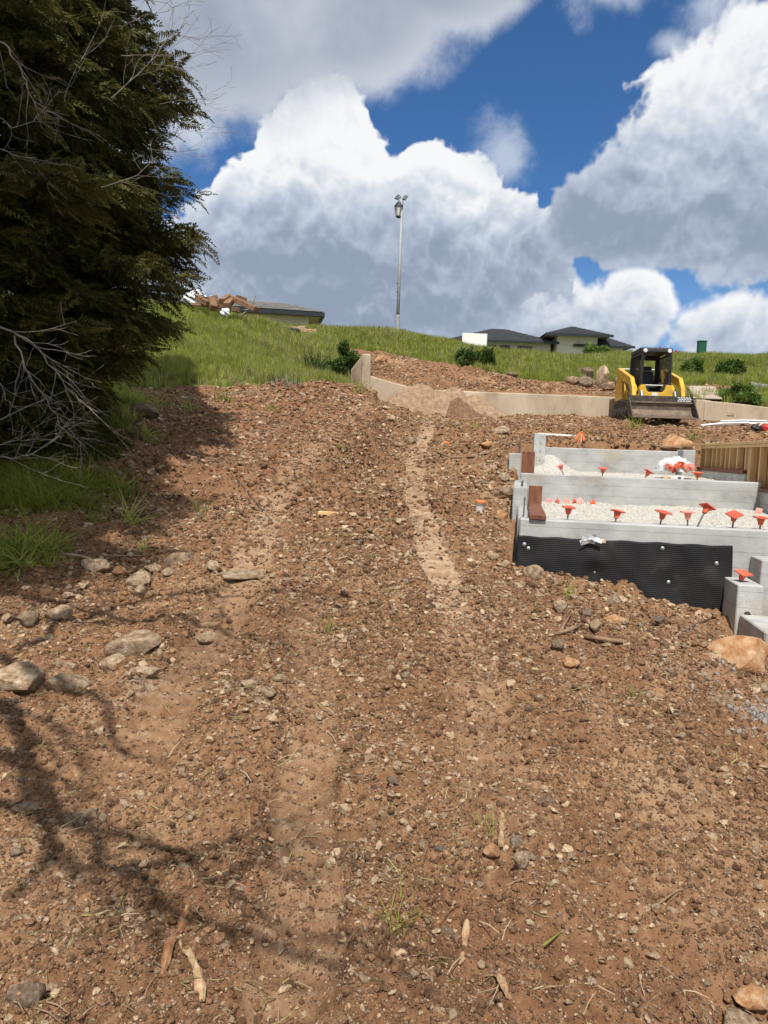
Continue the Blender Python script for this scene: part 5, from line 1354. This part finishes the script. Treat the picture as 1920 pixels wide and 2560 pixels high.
for i, (path, r0) in enumerate((
    ([(-60, 800, 5.2), (30, 830, 5.25), (95, 865, 5.3), (150, 950, 5.4), (200, 1000, 5.5), (245, 1030, 5.6)], .017),
    ([(35, 840, 5.3), (60, 920, 5.3), (105, 980, 5.3), (150, 1060, 5.4), (215, 1120, 5.5)], .014),
    ([(-50, 1075, 5.0), (20, 1040, 5.0), (70, 1015, 5.1), (110, 1000, 5.2)], .010),
    ([(-40, 1140, 4.9), (30, 1145, 4.9), (80, 1135, 4.95), (125, 1108, 5.0), (148, 1092, 5.1)], .010),
    ([(-40, 1128, 5.1), (20, 1105, 5.1), (70, 1098, 5.1), (140, 1100, 5.15)], .008),
    ([(-20, 920, 5.0), (15, 1000, 5.0), (40, 1020, 5.0)], .008),
    ([(-30, 80, 5.8), (20, 120, 5.8), (60, 190, 5.9), (75, 240, 5.9), (95, 270, 6.0), (175, 290, 6.2)], .014),
    ([(-20, 280, 5.7), (30, 320, 5.7), (80, 305, 5.8), (130, 250, 5.9)], .008),
    ([(-10, 370, 5.8), (40, 388, 5.8), (90, 395, 5.9)], .007),
    ([(280, 245, 7.2), (340, 190, 7.2), (390, 140, 7.2), (420, 95, 7.2), (460, 65, 7.2)], .011),
    ([(300, 140, 7.4), (380, 137, 7.4), (440, 137, 7.4), (490, 134, 7.4)], .008),
    ([(300, 70, 7.3), (360, 38, 7.3), (420, 28, 7.3), (440, 15, 7.3)], .008),
    ([(290, 0, 7.4), (350, -5, 7.4), (420, 8, 7.4), (435, 30, 7.4)], .007),
    ([(400, 85, 7.3), (450, 88, 7.3), (500, 100, 7.3)], .005),
    ([(380, 160, 7.5), (430, 165, 7.5), (470, 180, 7.5)], .005),
    ([(400, 340, 7.3), (460, 322, 7.3), (520, 305, 7.3)], .006),
    ([(370, 372, 7.3), (430, 382, 7.3), (500, 373, 7.3)], .006),
    ([(400, 260, 7.4), (450, 250, 7.4), (490, 252, 7.4)], .005),
    ([(160, 255, 6.4), (180, 190, 6.4), (235, 90, 6.6)], .006),
    ([(250, 470, 6.6), (340, 440, 6.8), (395, 390, 7.0)], .006))):
    dead_branch(path, r0*.52, 100+i)
# a second conifer beside the photographer, out of frame, whose crown shades the tree and the ground
b2 = (-5.9, 2.3)
conifer('shade_tree', 'conifer beside the photographer whose limbs shade the dirt', (b2[0], b2[1], gz1(*b2)), 15, lambda z, a: max(.3, 3.6*(1-max(0, (z-7.0))/12.0)), 190, 33, 6.7, sector=(-1.3, 2.0), dens=.85)
ST = [o for o in COL.objects if o.name.startswith('shade_tree')][0]
def shade_limb(path, h, r0, seed, depth=2):
    """bare limb of the shade tree, hung over the dirt along the line its shadow follows"""
    rs = random.Random(seed); mb = MB(); o_ = Vector(ST.location)
    pts = [hit(a, b)+SUNV*(h/SUNV.z) for a, b in path]
    loc = []
    for a, b in zip(pts, pts[1:]):
        for k in range(3): loc.append(a.lerp(b, k/3)+Vector((rs.uniform(-.03, .03), rs.uniform(-.03, .03), rs.uniform(-.05, .05)))-o_)
    loc.append(pts[-1]-o_); n = len(loc)
    mb.tube([Vector((0, 0, loc[0].z*.75))]+loc, [r0*1.4]+[max(.008, r0*(1-.8*i/n)) for i in range(n)], 6)
    for i in range(1, n-1):
        if rs.random() < .6:
            d = (loc[min(n-1, i+1)]-loc[i-1]).normalized(); s = Vector((rs.uniform(-1, 1), rs.uniform(-1, 1), rs.uniform(-.5, .5)))
            twiggy(loc[i], d*.8+s*.8, rs.uniform(.4, .9), r0*.4, depth, rs, mb, .3, 5)
    mb.build('bare_limb', DEAD, ST)
shade_limb([(20, 1640), (150, 1560), (330, 1500), (520, 1480), (700, 1478), (900, 1500)], 4.0, .035, 1)
shade_limb([(60, 1900), (140, 2040), (260, 2140), (420, 2240), (600, 2390)], 3.6, .040, 2)
shade_limb([(150, 2050), (300, 2100), (470, 2160), (560, 2230), (610, 2330)], 3.6, .025, 3)
shade_limb([(480, 1540), (560, 1570), (640, 1600), (720, 1620)], 3.9, .022, 4)
shade_limb([(0, 1480), (200, 1530), (420, 1545), (620, 1530), (860, 1545)], 4.3, .03, 6)
shade_limb([(0, 1640), (120, 1700), (260, 1760), (330, 1900)], 4.4, .04, 7)
shade_limb([(0, 1780), (60, 1850), (60, 1950), (120, 2060), (40, 2250)], 4.2, .055, 5)

# ------------------------------------------------------------------ grass
GR = [mat('meadow_grass', [(.3, (.20, .25, .042)), (.5, (.29, .335, .062)), (.7, (.39, .39, .11))], 1.2, 4, .6, rnd=.35, transl=.45, spec=.25),
      mat('dry_grass', [(.3, (.26, .25, .09)), (.7, (.42, .38, .18))], 1.2, 4, .7, rnd=.3, transl=.3, spec=.2)]
def tuft_mesh(seed, m, n=26, h=.38, spread=.10, w=.006, bend=.35):
    rs = random.Random(seed); vs = []; fs = []
    for k in range(n):
        a = rs.uniform(0, 6.3); r = spread*math.sqrt(rs.random()); p = Vector((r*math.cos(a), r*math.sin(a), -.02)); hh = h*rs.uniform(.5, 1.1)
        la = rs.uniform(0, 6.3); lean = bend*hh*rs.uniform(.2, 1.0); d = Vector((math.cos(la), math.sin(la), 0)); s = Vector((-d.y, d.x, 0))*w*rs.uniform(.7, 1.4)
        m1 = p+Vector((0, 0, hh*.55))+d*lean*.3; t = p+Vector((0, 0, hh))+d*lean; b = len(vs)
        vs.extend([tuple(p-s), tuple(p+s), tuple(m1+s*.8), tuple(m1-s*.8), tuple(t)]); fs.extend([(b, b+1, b+2, b+3), (b+3, b+2, b+4)])
    me = bpy.data.meshes.new('tuft'); me.from_pydata(vs, [], fs); me.update(); me.materials.append(m); return me
C_GRASS = hidden_coll('tuft_shapes', [proto('tuft_a%d' % i, tuft_mesh(i, GR[0])) for i in range(4)]+[proto('tuft_b%d' % i, tuft_mesh(20+i, GR[1], 14, .42)) for i in range(2)])
def grass_field(name, x0, x1, y0, y1, n, seed, label, hs=1.0, extra=None):
    rs = np.random.default_rng(seed); y = y0+(y1-y0)*rs.random(n)**.85; x = rs.uniform(x0, x1, n)
    ok = grass_mask(x, y) & (np.abs(x) < y*.75+2) & (np.abs(y-WALL_Y) > .22)
    if extra is not None: ok &= extra(x, y)
    x, y = x[ok], y[ok]; m = len(x); s = hs*rs.uniform(.6, 1.15, m)*(.85+.45*fbm(x*.5, y*.5, 3, 44)); k = 1+np.maximum(0, y-18)*.03
    dry = rs.random(m) < (.13+.30*sstep(.1, .5, fbm(x*.4, y*.4, 3, 66)))
    scatter(name, np.stack([x, y, gz(x, y)], 1), np.stack([rs.normal(0, .12, m), rs.normal(0, .12, m), rs.uniform(0, 6.3, m)], 1), np.stack([s*k, s*k, s], 1), np.where(dry, rs.integers(4, 6, m), rs.integers(0, 4, m)), C_GRASS, label=label, cat='grass')
edge = lambda x, y: ~((x > -5.6) & (x < -.4) & (y < np.interp(x, GX, GYB)+.8) & (RNG.random(len(x)) < .6))
grass_field('meadow_grass', -14, -.3, 11.2, 22, 26000, 3, 'long bright green grass covering the slope below the debris heap', .85, edge)
grass_field('hill_grass', -16, 26, 20.5, 36, 44000, 4, 'tall green grass along the crest behind the retaining wall', .95)
# flattened grass in the shade below the conifer
def lying_grass():
    me = [proto('lying%d' % i, tuft_mesh(60+i, GR[0], 30, .55, .10, .006, 1.4)) for i in range(3)]; c = hidden_coll('lying_shapes', me)
    rs = np.random.default_rng(5); x, y = [], []
    for (px, py, rx, ry, n) in ((60, 1130, .8, .6, 180), (130, 1215, .7, .3, 110), (30, 1262, .6, .3, 110), (230, 1080, .5, .5, 90), (270, 1010, .5, .5, 120), (60, 1380, .4, .3, 40)):
        q = hit(px, py); x += list(q.x+rs.normal(0, rx*.6, n)); y += list(q.y+rs.normal(0, ry*.6, n))
    x = np.array(x); y = np.array(y); m = len(x); s = rs.uniform(.5, 1.0, m)
    scatter('shade_grass', np.stack([x, y, gz(x, y)], 1), np.stack([rs.normal(0, .3, m), rs.normal(0, .3, m), rs.uniform(0, 6.3, m)], 1), np.stack([s, s, s*.45], 1), rs.integers(0, 3, m), c, label='flattened long grass in the shade below the conifer', cat='grass')
lying_grass()
# short tufts in the dirt
def tuft(px, py, size, label, mesh, name='grass_tuft', cat='grass tuft', grp=None):
    q = hit(px, py); o = link(bpy.data.objects.new(name, mesh)); o.location = q-Vector((0, 0, .01)); o.scale = (size,)*3; o.rotation_euler = (0, 0, px*.37); return tag(o, label, cat, grp)
TF = [tuft_mesh(80+i, GR[0], 26, .36, .16, .006, 1.7) for i in range(3)]
for i, (px, py, s, l) in enumerate(((500, 1285, .5, 'small bright grass tuft on the sunlit dirt by the conifer shade'), (1580, 1072, 1.1, 'bright grass tuft growing in front of the loader bucket'), (1735, 1105, .7, 'grass tuft beside the orange brown boulder'), (360, 1378, .45, 'trampled grass tuft by the pale stick'), (820, 1582, .35, 'uprooted grass tuft lying in the middle of the track'), (560, 1010, 1.0, 'pale flattened tuft at the edge of the long grass'), (680, 1030, .8, 'dark flattened weeds on the bank soil'), (475, 1030, 1.0, 'long trampled tuft near the dark grey boulder'), (990, 2330, .28, 'thin weed sprig in the foreground dirt'), (930, 1400, .25, 'tiny grass sprig beside the wheel track'), (850, 1130, .5, 'wispy grass tuft on the bank cut'), (1180, 1075, .6, 'low grass patch on the track before the retaining wall'), (900, 985, 1.1, 'tall grass tuft at the foot of the wing wall'), (1425, 1492, .35, 'dry weed tuft hanging at the foot of the black sheet'), (1215, 2090, .22, 'thin weed by the upright splinter'), (1585, 1745, .22, 'bright little seedling on the open dirt'))):
    tuft(px, py, s, l, TF[i % 3])

# ------------------------------------------------------------------ shrubs
LEAF = mat('shrub_leaf', [(.3, (.045, .085, .018)), (.5, (.085, .14, .032)), (.7, (.14, .20, .055))], 1.5, 4, .5, rnd=.4, transl=.25)
LEAFY = mat('weed_leaf', [(.3, (.09, .16, .032)), (.5, (.15, .23, .05)), (.7, (.21, .29, .08))], 1.5, 4, .5, rnd=.35, transl=.3)
def leaf_mesh(m, seed, n=9, l=.055):
    rs = random.Random(seed); vs = []; fs = []
    for k in range(n):
        a = rs.uniform(0, 6.3); e = rs.uniform(-.3, 1.2); d = Vector((math.cos(a)*math.cos(e), math.sin(a)*math.cos(e), math.sin(e))); s = d.cross(Vector((0, 0, 1))); s = (s.normalized() if s.length > .01 else Vector((1, 0, 0)))*l*.34
        p = d*rs.uniform(0, .05); b = len(vs); vs.extend([tuple(p), tuple(p+d*l*.5+s), tuple(p+d*l), tuple(p+d*l*.5-s)]); fs.append((b, b+1, b+2, b+3))
    me = bpy.data.meshes.new('leaves'); me.from_pydata(vs, [], fs); me.update(); me.materials.append(m); return me
C_LEAF = hidden_coll('leaf_shapes', [proto('leaf%d' % i, leaf_mesh(LEAF, i)) for i in range(4)]); C_WEED = hidden_coll('weed_leaf_shapes', [proto('weedleaf%d' % i, leaf_mesh(LEAFY, 10+i)) for i in range(4)])
def shrub(px, py, d, wpx, hpx, label, coll=C_LEAF, n=1500, seed=0):
    q = P(px, py, d); q.z = gz1(q.x, q.y); W = wpx/FPX*d/2; H = hpx/FPX*d
    T = thing('shrub', label, 'shrub', tuple(q)); rs = np.random.default_rng(seed+90); mb = MB(); r2 = random.Random(seed)
    cl = []
    for k in range(16):
        a = r2.uniform(0, 6.3); r = W*math.sqrt(r2.random())*1.0; z = H*(.12+.80*r2.random()**1.3*(1-.45*(r/W)**2)); cl.append((r*math.cos(a), r*math.sin(a), z))
        mb.tube([(0, 0, -.1), (r*.4*math.cos(a), r*.4*math.sin(a), z*.5), cl[-1]], [.018, .012, .004], 5)
    mb.build('stems', BARK, T)['kind'] = 'stuff'
    cl = np.array(cl); i = rs.integers(0, 16, n); off = rs.normal(0, 1, (n, 3)); off /= np.linalg.norm(off, axis=1)[:, None]
    p = cl[i]+off*(rs.random((n, 1))**.6)*np.array([W*.27, W*.27, H*.20])*(1+.5*rs.random((n, 1))); p[:, 2] = np.maximum(p[:, 2], .03)
    s = rs.uniform(.8, 1.5, n)*max(1, d/22)
    scatter('foliage', p, rs.uniform(-1, 1, (n, 3))*np.array([.7, .7, 3.1]), np.stack([s, s, s], 1), rs.integers(0, 4, n), coll, T)
shrub(862, 905, 21.6, 85, 85, 'dark green shrub growing behind the wall pillar', n=2600, seed=1)
shrub(1182, 905, 26, 84, 66, 'rounded dark green shrub on the slope below the white board', n=2200, seed=2)
shrub(1828, 942, 26.5, 62, 44, 'dark round shrub on the grassy bank above the plywood sheet', n=1600, seed=3)
shrub(1485, 875, 36, 66, 36, 'bright leafy bush on the crest before the raised block', C_WEED, 1500, 4)
shrub(1725, 930, 27, 46, 48, 'leafy weed clump on the bank behind the loader', C_WEED, 900, 5)
shrub(1850, 1008, 21.6, 90, 50, 'bushy green weeds overhanging the right retaining wall', C_WEED, 1900, 6)
q = P(785, 905, 19.6); AG = tuft_mesh(99, mat('strap_leaf', [(.3, (.06, .09, .022)), (.6, (.12, .15, .045)), (.8, (.28, .25, .11))], 1.5, 4, .5, rnd=.2, transl=.25), 190, .85, .22, .012, .95)
o = link(bpy.data.objects.new('fountain_grass', AG)); o.location = (q.x, q.y, gz1(q.x, q.y)); tag(o, 'fountain shaped clump of long strap leaves beside the dark shrub', 'grass clump')
SAGE = mat('grey_sage', [(.3, (.14, .15, .10)), (.7, (.28, .28, .20))], 2, 4, .7, rnd=.2)
q = hit(715, 968); o = link(bpy.data.objects.new('dry_weed', tuft_mesh(120, SAGE, 110, .34, .35, .004, 1.5))); o.location = q; tag(o, 'grey dried weed clump at the lower edge of the grass', 'dry weed')

# ------------------------------------------------------------------ debris heap on the crest
OLD = mat('old_timber', [(.3, (.11, .055, .03)), (.5, (.20, .11, .062)), (.7, (.30, .185, .115))], 5, 8, .85, .3, 40, stretch=(.6, 4, 4), rnd=.25)
POLY = mat('white_sheeting', [(.3, (.62, .64, .66)), (.7, (.82, .83, .84))], 3, 5, .5, .5, 9)
TIN = mat('dull_sheet_metal', [(.3, (.25, .28, .31)), (.7, (.46, .49, .52))], 4, 6, .45, .2, 20, metal=.4)
GRN = mat('dark_green_tarp', [(.3, (.012, .022, .022)), (.7, (.03, .045, .042))], 4, 6, .5, .5, 12)
DD = 24.2
def timber(p0, p1, w, h, label, d0=DD, d1=DD, name='timber', m=OLD):
    a = P(p0[0], p0[1]-9, d0); b = P(p1[0], p1[1]-9, d1)
    o = MB().beam((0, 0, 0), tuple(b-a), w, h).build(name, m, None, .012); o.location = a
    return tag(o, label, 'timber', 'old timbers in the debris heap')
for i, (p0, p1, w, h, d0, d1, l) in enumerate((
    ((492, 752), (520, 768), .16, .16, 24.2, 23.7, 'red brown timber sloping out beside the white sheeting'), ((529, 757), (535, 780), .22, .20, 23.9, 23.5, 'stubby timber block standing on end in the debris heap'),
    ((515, 758), (540, 754), .20, .18, 24.6, 24.9, 'timber lying across the back of the debris heap by the sheeting'), ((554, 764), (572, 752), .2, .2, 24.0, 24.6, 'square ended timber near the middle of the debris heap'),
    ((566, 774), (578, 760), .2, .2, 23.8, 24.5, 'square ended timber resting below its twin in the debris heap'), ((576, 753), (642, 783), .24, .16, 24.6, 23.9, 'long plank sloping down the front of the debris heap'),
    ((590, 752), (615, 760), .18, .14, 25.0, 25.2, 'short timber on top of the debris heap'), ((530, 772), (600, 785), .12, .14, 24.0, 24.1, 'dark timber under the sloping long plank'),
    ((480, 770), (545, 772), .14, .10, 24.0, 23.9, 'low timber along the grass edge of the debris heap'), ((540, 762), (560, 770), .16, .16, 24.8, 24.2, 'wedged timber between the stubby block and the square ends'))):
    timber(p0, p1, w, h, l, d0, d1)
for i, (p0, p1, r_, l) in enumerate((((603, 790), (640, 739), .03, 'crooked dead branch sticking up from the debris heap'), ((610, 775), (636, 762), .025, 'short bare branch crossing the crooked one'))):
    a = P(*p0, 23.9); b = P(*p1, 24.1); m_ = (a+b)/2+Vector((.05, 0, -.06))
    tag(MB().tube([a, m_, b], [r_, r_*.9, r_*.5], 6).build('dead_branch', DEAD), l, 'branch')
for i, (a_, b_, w, l) in enumerate((((640, 812), (690, 818), .14, 'grey brown plank lying on the grass beyond the long sloping plank'), ((655, 806), (672, 824), .12, 'short plank crossing the grey brown plank on the grass'), ((690, 812), (735, 822), .12, 'loose plank leading from the heap to the rubble spill'))):
    q0 = hit(*a_); q1 = hit(*b_); q0.z += .28; q1.z += .30
    o = MB().beam((0, 0, 0), tuple(q1-q0), w, .10).build('timber', OLD, None, .01); o.location = q0; tag(o, l, 'timber', 'old timbers in the debris heap')
def crumple(name, px, py, d, r, m, seed, label, cat):
    q = P(px, py, d); o = blob(name, m, None, r, (q.x, q.y, q.z), seed, 4)
    me = o.data
    for v in me.vertices:
        c = v.co; k = .10*math.sin(c.x*17+seed)*math.cos(c.z*15+c.y*9)+.05*math.sin(c.x*37+c.z*29)
        v.co = c*(1+k)
    return tag(o, label, cat)
crumple('plastic_sheeting', 487, 748, 24.8, (.36, .3, .24), POLY, 1, 'big crumpled white plastic sheeting at the end of the debris heap', 'plastic sheeting')
crumple('plastic_sheeting', 522, 754, 25.1, (.28, .25, .18), POLY, 4, 'smaller grey white sheeting bundle behind the timbers', 'plastic sheeting')
crumple('plastic_bag', 562, 781, 23.5, (.13, .12, .12), POLY, 6, 'round white bag below the square ended timbers', 'plastic bag')
for i, (p0, p1, w, l) in enumerate((((588, 795), (618, 806), .28, 'bent grey metal sheet lying on the grass below the heap'), ((612, 797), (648, 815), .26, 'second bent metal sheet overlapping towards the stones'), ((650, 800), (678, 794), .2, 'curled metal scrap by the green tarp'))):
    a = hit(*p0); b = hit(*p1); a.z += .22; b.z += .20
    d = (b-a); vs = []; n = 10
    for k in range(n):
        t = k/(n-1); z_ = .03*math.sin(t*9+i); c_ = a+d*t
        for s in (-1, -.5, 0, .5, 1): vs.append((c_.x, c_.y+s*w, c_.z+z_+.05*math.cos(s*3)+s*.12))
    f = [(k*5+j, k*5+j+1, (k+1)*5+j+1, (k+1)*5+j) for k in range(n-1) for j in range(4)]
    o = from_np('metal_sheet', vs, f, TIN, None, False); md = o.modifiers.new('t', 'SOLIDIFY'); md.thickness = .006; tag(o, l, 'metal sheet')
_t = crumple('tarp', 722, 797, 25.3, (.40, .3, .14), GRN, 3, 'dark green tarp heap before the tiled house', 'tarp'); _t.location.z = gz1(_t.location.x, _t.location.y)+.12
rs = random.Random(12)
for k in range(46):
    t = rs.random(); px = 700+85*t+rs.uniform(-12, 12); py = 822+14*t+rs.uniform(-8, 14)
    q = hit(px, py); w = rs.uniform(.10, .24)
    o = link(bpy.data.objects.new('rubble_stone', (RM+RO)[rs.randrange(10)])); o.scale = (w, w*.9, w); o.location = (q.x, q.y, q.z+.10); o.rotation_euler = (rs.uniform(-.5, .5), rs.uniform(-.5, .5), rs.uniform(0, 6))
    tag(o, 'broken tan stone in the rubble spill below the tiled house', 'rubble', 'rubble spill on the slope')
for k in range(18):                                   # dark ledge of stones in the right-hand bank
    px = 1225+rs.random()*270; py = 884+rs.uniform(-4, 16)*1.0+(px-1225)*.03
    q = hit(px, py); w = rs.uniform(.08, .16)
    o = link(bpy.data.objects.new('ledge_stone', RG[rs.randrange(3)])); o.scale = (w*1.3, w, w*1.1); o.location = (q.x, q.y-.1, q.z+.06); o.rotation_euler = (rs.uniform(-.4, .4), rs.uniform(-.4, .4), rs.uniform(0, 6))
    tag(o, 'dark stone showing in the ledge across the grassy bank', 'stone', 'stones of the grassy ledge')

# ------------------------------------------------------------------ sticks, bark and splinters on the dirt
STICK = mat('pale_stick', [(.3, (.30, .215, .13)), (.7, (.50, .39, .26))], 14, 6, .8, .3, 60)
BARKP = mat('red_bark_splinter', [(.3, (.20, .085, .04)), (.55, (.34, .17, .085)), (.75, (.46, .30, .17))], 28, 8, .85, .5, 50, stretch=(1, 1, 1))
ROOT = mat('brown_root', [(.3, (.16, .10, .06)), (.7, (.33, .22, .13))], 14, 6, .85, .3, 60)
def stick(path, r0, label, m=STICK, lift=.5, name='stick', cat='stick', r1=.6):
    pts = [hit(*p) for p in path]
    for i, p in enumerate(pts): p.z += r0*lift+.006*(i % 2)
    n = len(pts); return tag(MB().tube(pts, [r0*(1-(1-r1)*i/(n-1)) for i in range(n)], 7).build(name, m, smooth=True), label, cat)
stick([(150, 1360), (143, 1378), (160, 1392), (200, 1400), (250, 1414)], .016, 'bent pale stick lying in the shade beside the stone pile', r1=.7)
stick([(258, 1388), (300, 1392), (350, 1396)], .005, 'thin grey twig lying beside the trampled grass')
stick([(835, 1405), (870, 1396), (890, 1412), (915, 1428)], .006, 'thin pale crooked twig in the middle of the track')
stick([(590, 1195), (640, 1260), (690, 1318), (705, 1340)], .006, 'long thin dark cable or twig curving down the bank', REBAR, name='twig')
stick([(1095, 1142), (1130, 1148), (1185, 1152)], .022, 'dark stick lying across the upper track', ROOT)
stick([(1460, 1600), (1530, 1612), (1620, 1618)], .018, 'broken brown root lying below the black sheet', ROOT, 1.0, 'root', 'root', .7)
stick([(1385, 1605), (1420, 1592), (1455, 1568)], .014, 'forked root end beside the broken brown root', ROOT, 1.2, 'root', 'root')
stick([(1400, 1590), (1415, 1560), (1428, 1540)], .010, 'upright root splinter among the broken roots', ROOT, 1.5, 'root', 'root')
stick([(1708, 1584), (1745, 1566), (1778, 1550)], .006, 'thin black stick pointing at the footing slab', REBAR)
stick([(1480, 2155), (1530, 2145), (1555, 2142)], .004, 'thin straw coloured twig in the foreground')
stick([(1640, 2270), (1690, 2235), (1720, 2225)], .004, 'curved brown twig in the foreground', ROOT)
stick([(1605, 1805), (1650, 1840), (1675, 1850)], .004, 'thin reddish twig on the open dirt', ROOT)
stick([(1240, 2405), (1290, 2420)], .004, 'tiny twig near the splinter in the foreground', ROOT)
stick([(1345, 2375), (1400, 2365)], .0035, 'green grass stem lying on the foreground dirt', GR[0])
def splinter(path, w, label, m=BARKP, th=.012, lift=.015, seed=0):
    th *= .45; lift *= .5
    rs_ = random.Random(seed); pts = [hit(*p) for p in path]; n = len(pts); N = 14; vs = []
    for k in range(N):
        f = k/(N-1)*(n-1); i = min(n-2, int(f)); p = pts[i].lerp(pts[i+1], f-i); d = (pts[i+1]-pts[i]); d.z = 0; d.normalize(); s = Vector((-d.y, d.x, 0))
        ww = w*(.35+.65*math.sin(math.pi*min(1, .18+.8*(1-abs(k/(N-1)-.45)))))*rs_.uniform(.55, 1.2)*min(1, .25+k*.4, .15+(N-1-k)*.35)
        for s_, z_ in ((-1, 0), (-.4, .9), (.3, 1.0), (1, 0)): vs.append(tuple(p+s*ww*s_*.5+Vector((0, 0, lift+th*z_*rs_.uniform(.7, 1.3)))))
    f = [(k*4+j, k*4+j+1, (k+1)*4+j+1, (k+1)*4+j) for k in range(N-1) for j in range(3)]
    o = from_np('bark_splinter', vs, f, m, None, False); md = o.modifiers.new('t', 'SOLIDIFY'); md.thickness = .006
    return tag(o, label, 'bark splinter')
splinter([(468, 2290), (452, 2350), (425, 2400), (405, 2452)], .026, 'reddish frayed bark splinter lying in the foreground', seed=1)
PALEB = mat('pale_bark', [(.3, (.20, .105, .055)), (.45, (.38, .24, .13)), (.75, (.60, .46, .28))], 30, 8, .8, .4, 60)
splinter([(450, 2360), (480, 2410), (495, 2470), (505, 2530)], .028, 'pale yellowish bark splinter crossing the reddish one', PALEB, .012, .03, 2)
splinter([(1255, 2060), (1252, 2110), (1250, 2155)], .020, 'pale splinter standing between small stones in the foreground', PALEB, .008, .03, 3)
splinter([(1215, 2450), (1245, 2480), (1275, 2510)], .026, 'pale wood splinter near the foreground edge', PALEB, .008, .01, 4)
splinter([(1165, 2370), (1155, 2410), (1150, 2420)], .018, 'small straw coloured bark chip in the foreground', PALEB, .006, .01, 5)
splinter([(1028, 2146), (1046, 2156)], .014, 'yellow leaf shaped chip in the foreground', PALEB, .004, .012, 6)
# scattered straw and stems: one mass
def straw():
    rs_ = np.random.default_rng(31); n = 2200
    me = []
    for i in range(3):
        r2 = random.Random(i); mb = MB(); mb.tube([(0, 0, 0), (.02, .006*r2.uniform(-1, 1), .003), (.045, .01*r2.uniform(-1, 1), .001)], [.0011, .0010, .0006], 3); me.append(proto('straw%d' % i, mb.mesh('straw', (STICK, GR[1], ROOT)[i])))
    c = hidden_coll('straw_shapes', me)
    a = rs_.uniform(-R(40), R(40), n); r = np.exp(rs_.uniform(math.log(1.6), math.log(12), n)); x = r*np.tan(a)*.75; y = r
    u, v = uv_of(x, y); ok = ~((u > -.1) & (v > -1.1) & (u < 5)) & ~grass_mask(x, y) & (fbm(x*.8, y*.8, 3, 55) > -.25); x, y = x[ok], y[ok]; m = len(x)
    s = rs_.uniform(.6, 2.2, m)*(.7+.12*y)
    scatter('straw_litter', np.stack([x, y, gz(x, y)+.006], 1), np.stack([rs_.normal(0, .2, m), rs_.normal(0, .25, m), rs_.uniform(0, 6.3, m)], 1), np.stack([s, s, s], 1), rs_.integers(0, 3, m), c, label='scattered dry stems and straw over the dirt', cat='straw')
straw()
